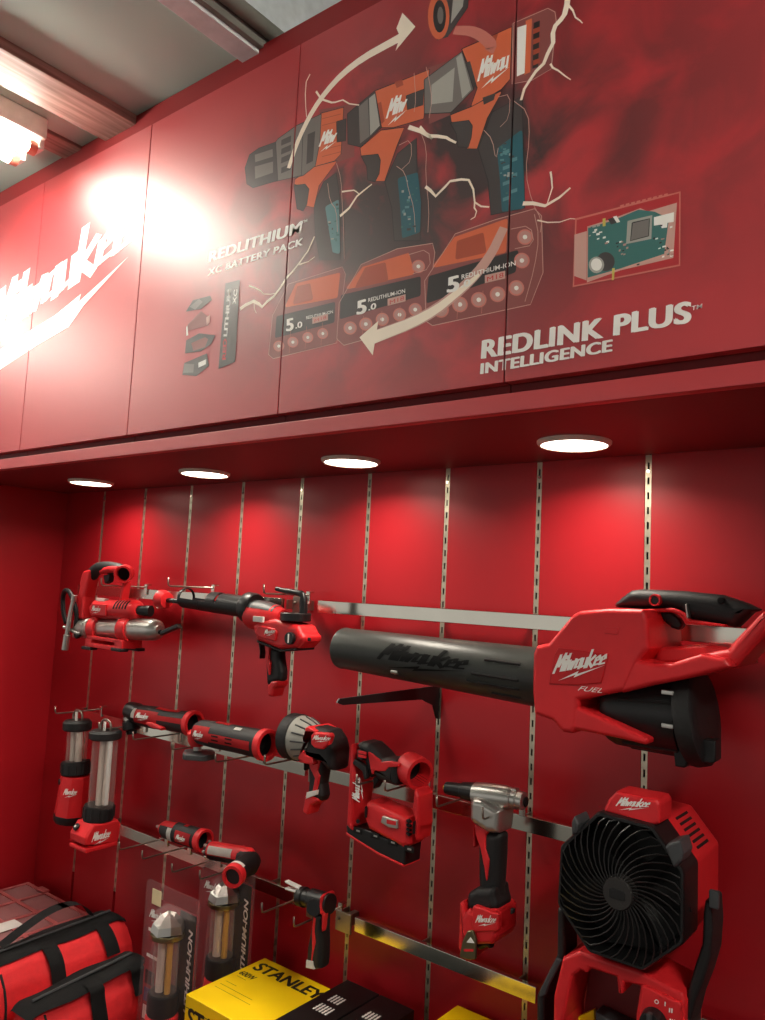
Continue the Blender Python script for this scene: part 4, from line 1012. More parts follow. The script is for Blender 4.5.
bm = NB(); lathe(bm, E(352, 160, yc), E(350, 226, yc), [(0, .016), (.2, .022), (.7, .02), (1, .014)], 24); obj('gear_head', bm, RED, t)
bm = NB(); lathe(bm, E(352, 214, yc), E(352, 244, yc), [(0, .010), (1, .009)], 16); obj('spindle', bm, SIL, t)
zc_ = E(354, 256, yc)
bm = NB(); prism(bm, fillet([off(zc_, -.045, 0, .004), off(zc_, .0, -.043, .004), off(zc_, .042, -.018, .004), off(zc_, .042, .018, .004), off(zc_, 0, .043, .004)], .018, 6), (0, 0, -.012), .002); obj('sanding_pad', bm, GRY, t)

# ---------------------------------------------------------------- spotlight
F = crop(270, 700, 4.25); yc = -.12
t = thing('spotlight', 'red and black hand held spotlight with a grey finned reflector and black lens hood', 'spotlight', F(190, 485, yc))
a0, a1 = F(90, 152, yc), F(318, 198, yc); L = (a1-a0).length
def fx(d): return d/L
bm = NB(); lathe(bm, a0, a1, [(0, .036), (0, .0445), (.02, .0455), (.17, .0455), (.19, .043)], 40, False); cyl(bm, a0+(a1-a0)*.03, a0+(a1-a0)*.035, .038); hood = obj('lens_hood', bm, BLK, t)
bm = NB(); lathe(bm, a0, a1, [(.17, .0435), (.26, .0425), (.40, .036), (.52, .028), (.58, .024)], 40); rfl = obj('reflector_housing', bm, mat('grey_cast_housing', (150, 150, 142), .45), t)
u_, w_ = frame(a1-a0)
for k in range(16):
    an = k*math.pi/8
    if abs(math.sin(an*1)) < .02: pass
    d0 = u_*math.cos(an)+w_*math.sin(an); bm = NB()
    tube(bm, [a0.lerp(a1, .27)+d0*.0425, a0.lerp(a1, .40)+d0*.0362, a0.lerp(a1, .50)+d0*.0298], .0016, 6); obj('fin', bm, GRY, rfl)
bm = NB(); slab(bm, [F(u, v, yc) for u, v in ((150, 215), (175, 150), (205, 108), (290, 120), (330, 160), (345, 200), (338, 290), (300, 285), (255, 255), (170, 250), (128, 245))], yc-.03, yc+.03, .016, .008); bd = obj('head_shell', bm, BLK, t)
bm = NB(); slab(bm, [F(u, v, yc) for u, v in ((140, 225), (188, 112), (206, 104), (282, 118), (275, 126), (196, 128), (168, 170), (172, 205), (196, 222), (250, 232), (268, 262), (190, 262), (124, 250))], yc-.0325, yc+.0325, .004, .004); obj('red_shell', bm, RED, t)
bm = NB(); slab(bm, [F(u, v, yc-.034) for u, v in ((174, 150), (192, 136), (268, 140), (276, 152), (262, 188), (236, 208), (196, 204), (176, 188))], yc-.036, yc-.02, .003, .003); lp = obj('logo_plate', bm, RED, t)
logo(MIL, WHT, lp, F, yc-.0364, (182, 168), (262, 172), (182, 150))
bm = NB(); slab(bm, [F(u, v, yc) for u, v in ((165, 240), (262, 250), (262, 300), (250, 350), (262, 400), (248, 425), (160, 402), (166, 340), (160, 300))], yc-.0165, yc+.0165, .011, .006); gp = obj('grip', bm, BLK, t)
bm = NB(); slab(bm, [F(u, v, yc-.018) for u, v in ((160, 244), (226, 250), (214, 300), (222, 320), (206, 402), (184, 398), (198, 330), (172, 290))], yc-.0185, yc-.008, .003, .003); obj('red_inlay', bm, RED, gp)
bm = NB(); slab(bm, [F(u, v, yc) for u, v in ((156, 402), (248, 404), (252, 420), (200, 442), (176, 486), (140, 476))], yc-.0175, yc+.0175, .005, .004); obj('base_cuff', bm, RED, t)
bm = NB(); slab(bm, [F(u, v, yc-.019) for u, v in ((156, 392), (202, 382), (200, 402), (152, 420))], yc-.0195, yc-.012, .0008); obj('white_tag', bm, LABW, t)
bm = NB(); slab(bm, [F(u, v, yc) for u, v in ((146, 250), (162, 250), (166, 296), (152, 290))], yc-.008, yc+.008, .003, .002); obj('trigger', bm, BLK, t)

# ---------------------------------------------------------------- stapler
yf, yb = -.155, -.095
def S(*p): return [F(u, v, yf) for u, v in p]
t = thing('crown_stapler', 'red cordless stapler with a black grip and an open battery socket, right of the spotlight', 'stapler', F(480, 672, -.125))
bm = NB(); slab(bm, S((352, 252), (366, 184), (384, 180), (414, 250), (436, 300), (440, 350), (412, 440), (404, 500), (428, 540), (330, 530), (340, 360)), yf, yb, .008, .005); fr_ = obj('front_frame', bm, RED, t)
bm = NB(); slab(bm, S((414, 436), (432, 424), (520, 448), (610, 470), (650, 480), (664, 520), (660, 590), (630, 608), (430, 546), (404, 500)), yf+.002, yb-.002, .010, .005); mo = obj('motor_housing', bm, RED, t)
bm = NB(); slab(bm, S((606, 470), (628, 370), (660, 380), (686, 394), (688, 440), (690, 520), (664, 590), (650, 560), (640, 490)), yf+.006, yb-.006, .008, .004); obj('rear_strut', bm, RED, t)
bm = NB(); slab(bm, S((366, 184), (400, 174), (440, 180), (490, 212), (520, 238), (590, 240), (604, 262), (598, 340), (590, 352), (500, 334), (470, 312), (440, 330), (436, 300), (414, 250), (384, 206)), yf+.004, yb-.004, .012, .006); gp = obj('grip', bm, BLK, t)
bm = NB(); slab(bm, S((414, 216), (440, 230), (480, 262), (520, 258), (560, 268), (556, 282), (512, 284), (496, 302), (470, 302), (446, 300), (436, 320), (428, 290)), yf+.0028, yf+.012, .002, .003); obj('red_inlay', bm, RED, gp)
c_ = F(622, 306, -.125); dr = V((.93, -.33, -.12)).normalized()
bm = NB(); ringshell(bm, c_-dr*.026, c_+dr*.012, .0285, .0215, 32); obj('socket_ring', bm, RED, t)
bm = NB(); lathe(bm, c_-dr*.02, c_+dr*.01, [(0, 0), (0, .0216), (1, .0216)], 28, False); obj('socket_inside', bm, HOLE, t)
bm = NB(); slab(bm, S((438, 330), (470, 318), (488, 334), (462, 362), (444, 380)), yf+.02, yb-.02, .003, .003); obj('trigger', bm, BLK, t)
bm = NB(); slab(bm, S((360, 276), (352, 268), (362, 250), (420, 282), (424, 330), (412, 336), (400, 300)), yf-.001, yf+.01, .002); obj('black_band', bm, BLK, fr_)
bm = NB(); slab(bm, S((372, 210), (410, 214), (408, 256), (370, 248)), yf-.002, yf+.01, .002, .002); k = obj('window', bm, BLKS, fr_)
for v in (240, 224): bm = NB(); p = F(394, v, yf-.002); box(bm, off(p, -.010, -.0012, -.0026), off(p, .008, .002, .0026), .0006); obj('depth_mark', bm, RED, k)
o_, rr_, uu_ = F(378, 432, yf-.0006), (F(384, 322, yf)-F(378, 432, yf)), (F(350, 428, yf)-F(378, 432, yf))
obj(MIL, logo_bm(o_, rr_.normalized(), uu_.normalized(), rr_.length, uu_.length, w=.15), WHT, fr_, recalc=False)
bm = NB(); slab(bm, S((478, 492), (552, 508), (554, 545), (508, 540), (470, 520)), yf-.003, yf+.006, .002, .002); k = obj('badge_plate', bm, SIL, mo)
bm = NB(); slab(bm, S((500, 506), (540, 514), (540, 532), (500, 524)), yf-.0036, yf+.0, .0008); obj('badge', bm, RED, k)
for k in range(4):
    bm = NB(); slab(bm, S((580, 508+k*18), (602, 514+k*18), (602, 521+k*18), (580, 515+k*18)), yf-.0006, yf+.01, .0004); obj('vent_slot', bm, HOLE, mo)
bm = NB(); slab(bm, S((404, 450), (420, 456), (422, 498), (406, 494)), yf-.003, yf+.01, .003, .003); obj('button', bm, BLK, mo)
bm = NB(); slab(bm, S((610, 514), (622, 516), (620, 568), (608, 566)), yf-.002, yf+.01, .002, .002); obj('button', bm, BLK, mo)
bm = NB(); cyl(bm, F(374, 516, yf-.0008), F(374, 516, yf+.004), .0035, bev=.0004); obj('screw', bm, HOLE, fr_)
bm = NB(); slab(bm, S((328, 528), (430, 540), (640, 600), (632, 680), (500, 640), (404, 600), (334, 572)), yf+.006, yb-.006, .004, .003); mg = obj('magazine', bm, BLKS, t)
bm = NB(); slab(bm, S((330, 560), (404, 592), (500, 632), (630, 672), (632, 682), (500, 642), (404, 602), (330, 572)), yf+.004, yb-.004, .0015); obj('red_edge', bm, RED, mg)
for u, v in ((372, 556), (446, 578), (520, 606), (590, 634)):
    bm = NB(); p = F(u, v, yf+.005); box(bm, off(p, -.010, -.001, -.005), off(p, .010, .003, .005), .0015); h_ = obj('slot', bm, HOLE, mg)
    bm = NB(); box(bm, off(p, -.002, -.0016, -.001), off(p, .006, .002, .002), .0004); obj('staple_glint', bm, SIL, h_)

# ---------------------------------------------------------------- riveter
G = crop(430, 770, 4.5); yc = -.125; yf, yb = -.155, -.095
def S(*p): return [G(u, v, yf) for u, v in p]
t = thing('rivet_tool', 'cordless riveter with a grey metal head, black grip and red battery foot', 'riveter', G(240, 850, yc))
n0, n1 = G(72, 80, yc), G(206, 102, yc)
bm = NB(); lathe(bm, n0, n1, [(0, .006), (.02, .010), (.06, .0105), (.55, .0115), (.58, .0140), (1, .016)], 28); ns = obj('nose', bm, BLKS, t)
bm = NB(); lathe(bm, n0+(n0-n1).normalized()*.004, n0, [(0, .004), (1, .005)], 16); obj('nose_tip', bm, YEL, ns)
h0, h1 = G(202, 106, yc), G(366, 128, yc)
bm = NB(); lathe(bm, h0, h1, [(0, .016), (.03, .0185), (.3, .0195), (.85, .0195), (1, .0175)], 36); obj('head', bm, SIL, t)
bm = NB(); slab(bm, S((180, 142), (200, 118), (260, 118), (350, 146), (382, 160), (372, 262), (300, 268), (206, 238), (182, 222)), yf+.002, yb-.002, .012, .006); hb = obj('gear_case', bm, SIL, t)
bm = NB(); lathe(bm, h1+(h1-h0)*-.02, G(430, 142, yc), [(0, .0175), (.15, .017), (.2, .0155), (.5, .0155), (.55, .0140), (.9, .0140), (1, .010)], 32); rc_ = obj('rear_cap', bm, SIL, t)
bm = NB(); cyl(bm, G(428, 142, yc), G(434, 143, yc), .008); obj('cap_opening', bm, HOLE, rc_)
bm = NB(); p = G(384, 96, yc); box(bm, off(p, -.006, -.006, -.002), off(p, .004, .006, .005), .001); obj('hanging_lug', bm, SIL, hb)
bm = NB(); slab(bm, S((200, 240), (300, 268), (360, 268), (356, 400), (346, 520), (352, 560), (230, 560), (222, 480), (220, 340)), yf+.012, yb-.012, .013, .008); gp = obj('grip', bm, BLK, t)
bm = NB(); slab(bm, [G(u, v, yf+.01) for u, v in ((198, 244), (280, 266), (262, 290), (262, 350), (282, 400), (268, 510), (252, 430), (232, 350), (206, 290))], yf+.0095, yf+.022, .003, .003); obj('red_inlay', bm, RED, gp)
bm = NB(); slab(bm, S((196, 250), (214, 262), (222, 300), (230, 330), (206, 348), (194, 338), (204, 300)), yf+.02, yb-.02, .004, .003); obj('trigger', bm, RED, t)
bm = NB(); slab(bm, S((226, 520), (346, 500), (352, 540), (374, 590), (300, 628), (184, 632), (166, 610), (172, 552)), yf+.002, yb-.002, .011, .01); obj('boot', bm, BLK, t)
bm = NB(); slab(bm, S((140, 592), (164, 582), (180, 634), (200, 606), (290, 628), (330, 590), (358, 582), (388, 596), (384, 700), (360, 735), (262, 756), (216, 762), (210, 840), (190, 850), (132, 800)), yf-.006, yb+.006, .008, .006); ft = obj('battery_foot', bm, RED, t)
bm = NB(); slab(bm, [G(u, v, yf-.007) for u, v in ((192, 608), (290, 632), (324, 640), (322, 716), (196, 730), (188, 700))], yf-.009, yf+.004, .003, .005); lp = obj('logo_plate', bm, RED, ft)
logo(MIL, WHT, lp, G, yf-.0094, (206, 684), (302, 688), (206, 654))
bm = NB(); slab(bm, [G(u, v, yf-.01) for u, v in ((136, 840), (150, 770), (172, 722), (196, 718), (212, 760), (210, 850), (180, 852))], yf-.014, yf-.008, .002, .004); k = obj('belt_clip', bm, GOLD, ft)
bm = NB(); slab(bm, [G(u, v, yf-.0145) for u, v in ((164, 776), (182, 752), (200, 780))], yf-.0148, yf-.012, .0003); obj('warning_mark', bm, WHT, k)
bm = NB(); slab(bm, [G(u, v, yf-.0145) for u, v in ((152, 806), (196, 806), (194, 818), (152, 818))], yf-.0144, yf-.012, .0003); obj('slot', bm, RED, k)
bm = NB(); tube(bm, [G(222, 790, yf+.02), G(266, 772, yf+.02)], .006, 12); cyl(bm, G(262, 778, yf+.018), G(272, 770, yf+.018), .009); obj('clip_screw', bm, BLKS, ft)
bm = NB(); slab(bm, S((372, 618), (386, 622), (384, 640), (372, 644)), yf-.0075, yf+.0, .001); obj('latch', bm, BLK, ft)

# ---------------------------------------------------------------- jobsite fan
H = crop(525, 770, 3.1875); yf = -.22
def S(y, *p): return [H(u, v, y) for u, v in p]
t = thing('jobsite_fan', 'black and red octagonal jobsite fan with a curved wire grille and a red base', 'fan', H(300, 830, -.17))
oc = S(yf, (108, 425), (118, 246), (236, 138), (404, 182), (504, 325), (502, 548), (376, 634), (206, 576))
cen = sum(oc, V((0, 0, 0)))/8; cen = H(306, 388, yf)
def scaled(pts, s): return [cen+(p-cen)*s for p in pts]
def frame_ring(bm, outer, inner, y0, y1):
    n = len(outer); R_ = []
    for pts, y in ((inner, y1), (inner, y0+.004), (scaled2(inner, 1.02), y0), (scaled2(outer, .98), y0), (outer, y0+.004), (outer, y1)): R_.append([bm.verts.new(V((p.x, y, p.z))) for p in pts])
    for a, b in zip(R_, R_[1:]+R_[:1]):
        for i in range(n): bm.faces.new((a[i], a[(i+1) % n], b[(i+1) % n], b[i]))
scaled2 = scaled
oco = fillet(scaled(oc, 1.03), .012, 4); oci = fillet(scaled(oc, .955), .01, 4)
bm = NB(); frame_ring(bm, oco, oci, yf-.002, yf+.055); bz = obj('front_bezel', bm, BLKS, t)
bm = NB(); prism(bm, [V((p.x, yf+.055, p.z)) for p in scaled(oc, 1.0)], (0, .125, 0), .004, r=.012, back=.02); hs = obj('rear_housing', bm, RED, t)
bm = NB(); slab(bm, scaled(oc, .96), yf+.044, yf+.0495, .001); obj('shroud', bm, HOLE, t)
ea, eb = oc[3], oc[4]; en = V((eb.z-ea.z, 0, -(eb.x-ea.x))).normalized()
if en.x < 0: en = -en
for k in range(6):
    f0 = .08+.14*k; q0, q1 = ea.lerp(eb, f0), ea.lerp(eb, f0+.06)
    bm = NB(); prism(bm, [V((q0.x, yf+.085, q0.z))+en*.0006, V((q1.x, yf+.085, q1.z))+en*.0006, V((q1.x, yf+.135, q1.z))+en*.0006, V((q0.x, yf+.135, q0.z))+en*.0006], -en*.002, .0003); obj('vent_slot', bm, HOLE, hs)
hub = H(308, 386, yf)
bm = NB(); lathe(bm, off(hub, 0, .002), off(hub, 0, -.016), [(0, .0215), (.8, .021), (1, .019)], 40); hb = obj('grille_hub', bm, mat('hub_plastic', (40, 38, 37), .4), t)
bm = NB(); slab(bm, [off(hub, a*.011, -.0165, b*.0065) for a, b in ((-1, -1), (1, -1), (1, 1), (-1, 1))], -.2365, -.234, .0008, .003); obj('embossed_badge', bm, BLKS, hb)
NW = 38
for k in range(NW):
    a = 2*math.pi*k/NW; pts = []
    for s in range(9):
        f = s/8; r_ = .020+f*.092; an = a-f*.95; d = V((math.cos(an), 0, math.sin(an)))
        # stop at the bezel
        lim = 9.
        for p, q in zip(oci, oci[1:]+oci[:1]):
            ex, ez = q.x-p.x, q.z-p.z; den = d.x*ez-d.z*ex
            if abs(den) > 1e-12:
                tt = ((p.x-hub.x)*ez-(p.z-hub.z)*ex)/den; ss = ((p.x-hub.x)*d.z-(p.z-hub.z)*d.x)/den
                if tt > 0 and -.01 <= ss <= 1.01: lim = min(lim, tt)
        rr = min(r_, lim+.002)
        pts.append(V((hub.x+d.x*rr, yf-.012+.014*f*f, hub.z+d.z*rr)))
        if r_ > lim: break
    bm = NB(); tube(bm, pts, .0009, 6); obj('grille_wire', bm, mat('grille_black', (30, 30, 30), .28) if 'grille_black' not in MATS else MATS['grille_black'], t)
for k in range(7):
    a = 2*math.pi*k/7+.3; bm = NB(); ri, ro = .022, .085
    pr = []
    for j in range(6):
        r_ = ri+(ro-ri)*j/5; w0 = .10+.32*j/5
        pr.append((V((hub.x+r_*math.cos(a-w0), yf+.022, hub.z+r_*math.sin(a-w0))), V((hub.x+r_*math.cos(a+w0), yf+.038, hub.z+r_*math.sin(a+w0)))))
    vv = [(bm.verts.new(p), bm.verts.new(q)) for p, q in pr]
    for (p, q), (r2, s2) in zip(vv, vv[1:]): bm.faces.new((p, q, s2, r2))
    bmesh.ops.solidify(bm, geom=bm.faces[:], thickness=.002); obj('fan_blade', bm, BLK, t)
bm = NB(); slab(bm, S(yf+.008, (246, 134), (262, 96), (290, 68), (420, 94), (430, 112), (428, 172), (404, 180)), yf+.008, yf+.06, .005, .004, fit=False); tp = obj('carry_handle', bm, RED, t)
logo(MIL, WHT, tp, H, yf+.0075, (292, 112), (402, 120), (296, 88), w=.14)
for q in (((150, 166), (176, 134), (206, 156), (188, 190), (156, 208)), ((448, 244), (466, 226), (516, 208), (534, 246), (524, 272), (492, 304))):
    bm = NB(); slab(bm, S(yf, *q), yf-.012, yf+.03, .004, .003); obj('corner_lug', bm, GRY, t)
# tilting stand
ys = yf+.045
bm = NB(); slab(bm, S(yf+.02, (592, 430), (600, 388), (626, 392), (632, 470), (624, 560), (596, 640), (560, 720), (536, 800), (532, 960), (504, 960), (506, 780), (524, 700), (560, 600), (588, 530)), yf+.02, yf+.075, .005, .006); ar = obj('stand_arm', bm, BLK, t)
bm = NB(); p = H(603, 412, yf+.02); box(bm, off(p, -.006, -.003, -.011), off(p, .006, .004, .011), .002); obj('pivot_cover', bm, GRY, ar)
bm = NB(); slab(bm, S(yf+.03, (102, 440), (124, 440), (128, 590), (98, 650), (60, 730), (64, 960), (34, 960), (36, 720), (70, 650), (100, 590)), yf+.03, yf+.075, .005, .004, fit=False); ar = obj('stand_arm', bm, BLK, t)
bm = NB(); slab(bm, S(yf+.028, (100, 598), (120, 606), (74, 690), (66, 716), (44, 726), (48, 700), (78, 640)), yf+.027, yf+.034, .002, .003); obj('grey_facing', bm, GRY, ar)
yb_ = yf+.01
bm = NB(); slab(bm, S(yb_, (118, 600), (170, 578), (360, 640), (400, 660), (500, 712), (512, 740), (508, 960), (350, 960), (352, 780), (366, 690), (318, 680), (310, 716), (296, 716), (290, 662), (206, 634), (196, 650), (176, 640), (150, 660), (120, 800), (118, 960), (84, 960), (90, 720)), yb_, yb_+.075, .005, .003, fit=False); bs = obj('base', bm, RED, t)
bm = NB(); slab(bm, S(yb_, (150, 660), (206, 634), (296, 662), (366, 690), (352, 960), (110, 960)), yb_+.06, yb_+.09, .003, fit=False); obj('battery_bay', bm, REDDK, t)
bm = NB(); slab(bm, S(yb_, (226, 770), (352, 800), (352, 960), (226, 960)), yb_+.03, yb_+.06, .003); obj('terminal_block', bm, GRY, t)
bm = NB(); slab(bm, S(yb_, (160, 790), (226, 758), (228, 800), (180, 800)), yb_+.052, yb_+.06, .001); obj('yellow_warning_label', bm, YEL, t)
bm = NB(); slab(bm, S(yb_-.001, (372, 682), (506, 736), (508, 960), (346, 960)), yb_-.005, yb_+.006, .003, .004); cp = obj('control_panel', bm, RED, t)
kc = H(412, 800, yb_-.006)
bm = NB(); cyl(bm, off(kc, 0, .004), off(kc, 0, -.016), .0165, .0145); kn = obj('speed_knob', bm, BLKS, cp)
bm = NB(); box(bm, off(kc, -.0028, -.022, -.014), off(kc, .0028, -.014, .0165), .001); obj('knob_grip', bm, GRY, kn)
for s, u, v, w in (('O', 412, 744, 14), ('I', 444, 752, 4), ('II', 458, 772, 12), ('III', 460, 806, 18)):
    word('lettering', s, WHT, cp, H, yb_-.0056, (u, v), (u+w, v+w*.25), (u+1, v-14), off=.02)

# ---------------------------------------------------------------- bottom row of small tools
K, K2 = crop(110, 800, 3.1875), crop(150, 810, 6.375); yc = -.115
t = thing('glue_pen', 'small red and black pen shaped heat tool with pointed tip on the bottom row', 'heat tool', K2(200, 210, yc))
p0, p1 = K2(92, 118, yc), K2(345, 196, yc)
prof = [(0, .016), (.08, .0195), (.3, .0215), (.5, .022), (.75, .0225), (1, .0235)]
hollow_body(t, p0, p1, prof, .0225)
bm = NB(); d = (p0-p1).normalized(); lathe(bm, p0+d*.012, p0, [(0, .007), (.3, .012), (1, .0165)], 24); obj('nose', bm, RED, t)
bm = NB(); tube(bm, [p0+d*.028, p0+d*.01], [.003, .006], 12); obj('tip', bm, SIL, t)
patch(t, 'red_shell', p0, p1, .0, .36, 38, 84, rf, RED)
q = patch(t, 'red_shell', p0, p1, .46, .84, -34, 34, rf, RED); wrap_logo(q, p0, p1, .52, .76, -.003, .009, rf(.6)+.001)
patch(t, 'white_tag', p0, p1, .26, .37, -40, 34, rf, LABW, lift=.002); patch(t, 'red_shell', p0, p1, .55, .65, 70, 96, rf, RED)
t = thing('folding_flashlight', 'small red and black flashlight with a bent head showing a round red end', 'flashlight', K2(560, 480, yc))
p0, p1 = K2(392, 256, yc), K2(590, 290, yc)
bm = NB(); lathe(bm, p0, p1, [(0, .015), (.02, .0185), (.9, .0185), (1, .0175)], 28); bb = obj('barrel', bm, RED, t)
patch(bb, 'white_tag', p0, p1, .08, .84, -8, 44, lambda f: .0185, LABW, lift=.0006)
patch(bb, 'black_band', p0, p1, .05, .95, -75, -14, lambda f: .0185, BLK, lift=.0008)
bm = NB(); d = (p0-p1).normalized(); lathe(bm, p0, p0+d*.010, [(0, .0165), (.8, .0165), (1, .014)], 24); hh_ = obj('head', bm, BLKS, t)
for k in range(8):
    an = k*math.pi/4; u_, w_ = frame(d); bm = NB(); cyl(bm, p0+d*.002+(u_*math.cos(an)+w_*math.sin(an))*.0165, p0+d*.009+(u_*math.cos(an)+w_*math.sin(an))*.0165, .0035); obj('bezel_lug', bm, SIL, hh_)
e1 = K2(640, 318, yc); e2 = K2(532, 420, -.185)
bm = NB(); tube(bm, [p1.lerp(p0, .1), p1.lerp(e1, .6), e1.lerp(e2, .15)+V((.008, 0, 0)), e1.lerp(e2, .5), e2], [.017, .021, .0225, .0215, .0205], 24, 1); obj('joint_and_grip', bm, BLK, t)
bm = NB(); tube(bm, [p1+V((0, -.004, .009)), e1+V((.004, -.002, .010)), e1.lerp(e2, .3)+V((.004, 0, .008))], [.012, .0145, .011], 16, 1); obj('red_shell', bm, RED, t)
d = (e2-e1).normalized()
bm = NB(); ringshell(bm, e2-d*.012, e2+d*.006, .0225, .016, 32); obj('end_ring', bm, RED, t)
bm = NB(); lathe(bm, e2-d*.01, e2+d*.003, [(0, 0), (0, .0165), (1, .0165)], 24, False); obj('end_inside', bm, HOLE, t)
bm = NB(); ax0 = e2-d*.018; lathe(bm, ax0, ax0+d*.01, [(0, .0222), (1, .0232)], 12, False, arc=(.7, 2.4)); obj('white_tag', bm, LABW, t)

M = crop(250, 870, 6.955); yc = -.12
t = thing('pipe_cutter', 'small red and black cordless cutter with two white jaws, above the yellow carton', 'cutter', M(480, 690, yc))
h0, h1 = M(345, 180, yc), M(560, 236, yc)
bm = NB(); lathe(bm, h0, h1, [(0, .012), (.02, .018), (.18, .0185), (.2, .0155), (.35, .0155), (.4, .019), (1, .018)], 28); obj('gear_head', bm, BLKS, t)
bm = NB(); cyl(bm, M(445, 262, yc-.026), M(455, 250, yc), .0145, .0165); obj('round_cap', bm, BLKS, t)
for (a, b) in (((240, 84), (330, 130)), ((240, 132), (325, 156))):
    bm = NB(); prism(bm, [M(a[0], a[1]-7, yc-.01), M(b[0], b[1]-10, yc-.01), M(b[0]+8, b[1]+8, yc-.01), M(a[0]+4, a[1]+6, yc-.01)], (0, .012, 0), .001); obj('jaw', bm, WHT, t)
bm = NB(); slab(bm, [M(u, v, yc) for u, v in ((490, 190), (520, 156), (556, 166), (580, 220), (590, 276), (560, 296), (510, 292), (486, 250))], yc-.02, yc+.02, .011, .006); obj('motor_cap', bm, RED, t)
bm = NB(); slab(bm, [M(u, v, yc) for u, v in ((436, 300), (470, 270), (560, 290), (556, 400), (566, 500), (562, 600), (554, 660), (470, 682), (388, 676), (396, 540), (424, 440), (440, 370))], yc-.0165, yc+.0165, .010, .008); gp = obj('grip', bm, BLK, t)
bm = NB(); slab(bm, [M(u, v, yc-.017) for u, v in ((444, 318), (474, 330), (464, 420), (482, 490), (458, 560), (444, 630), (428, 628), (438, 540), (430, 440))], yc-.0178, yc-.006, .002, .002); obj('red_inlay', bm, RED, gp)
bm = NB(); slab(bm, [M(u, v, yc-.017) for u, v in ((500, 300), (545, 296), (530, 380), (514, 430), (504, 400))], yc-.0178, yc-.006, .002, .002); obj('red_inlay', bm, RED, gp)
bm = NB(); slab(bm, [M(u, v, yc-.018) for u, v in ((392, 626), (452, 628), (462, 682), (390, 678))], yc-.0182, yc-.01, .0006); obj('white_tag', bm, LABW, gp)
# ================================================================== THINGS ON THE COUNTER
bm = NB(); box(bm, (XL+.0005, -.62, ZSH-.03), (XR, -.0005, ZSH), .002)
tag(obj('display_counter', bm, REDDK), 'dark red counter board carrying the bags, packs and cartons', 'counter')
bm = NB(); box(bm, (XL+.02, -.54, .0005), (XR-.02, -.02, ZSH-.031), .004)
tag(obj('counter_base', bm, REDDK), 'dark red base cabinet carrying the counter board', 'base cabinet')
# organiser
t = thing('organizer_case', 'flat red parts organizer with a smoked clear compartment lid in the left corner', 'organizer', (-2.03, -.3, ZSH))
x0, x1, y0, y1, zt = -2.235, -1.815, -.56, -.03, Z(-.898)
bm = NB(); box(bm, (x0+.008, y0+.008, ZSH+.0005), (x1-.008, y1-.008, ZSH+.006), .001)
for x in (x0+.008, x1-.011): box(bm, (x, y0+.008, ZSH+.004), (x+.003, y1-.008, zt-.006))
for y in (y0+.008, y1-.011): box(bm, (x0+.008, y, ZSH+.004), (x1-.008, y+.003, zt-.006))
obj('tray', bm, REDDK, t)
for i in range(1, 4):
    bm = NB(); x = x0+(x1-x0)*i/4; box(bm, (x-.001, y0+.012, ZSH+.006), (x+.001, y1-.012, zt-.008)); obj('divider', bm, RED, t)
for j in range(1, 6):
    bm = NB(); y = y0+(y1-y0)*j/6; box(bm, (x0+.012, y-.001, ZSH+.006), (x1-.012, y+.001, zt-.008)); obj('divider', bm, RED, t)
bm = NB(); box(bm, (x0, y0, zt-.005), (x1, y1, zt), .002); ld = obj('lid', bm, LID, t)
RIBM = mat('pale_pink_rib', (172, 88, 88), .35)
for i in range(5):
    bm = NB(); x = x0+(x1-x0)*i/4; x = min(max(x, x0+.006), x1-.006); box(bm, (x-.006, y0+.002, zt), (x+.006, y1-.002, zt+.003), .001); obj('lid_rib', bm, RIBM, ld)
for j in range(7):
    bm = NB(); y = y0+(y1-y0)*j/6; y = min(max(y, y0+.006), y1-.006); box(bm, (x0+.002, y-.006, zt+.0002), (x1-.002, y+.006, zt+.0032), .001); obj('lid_rib', bm, RIBM, ld)
for x in (x0+.09, x1-.09):
    bm = NB(); box(bm, (x-.02, y1-.016, zt+.003), (x+.02, y1+.004, zt+.009), .002); obj('latch', bm, RIBM, t)
bm = NB(); box(bm, (-2.02, -.31, zt+.0034), (-1.97, -.18, zt+.0038)); obj('white_paper_label', bm, LABW, t)
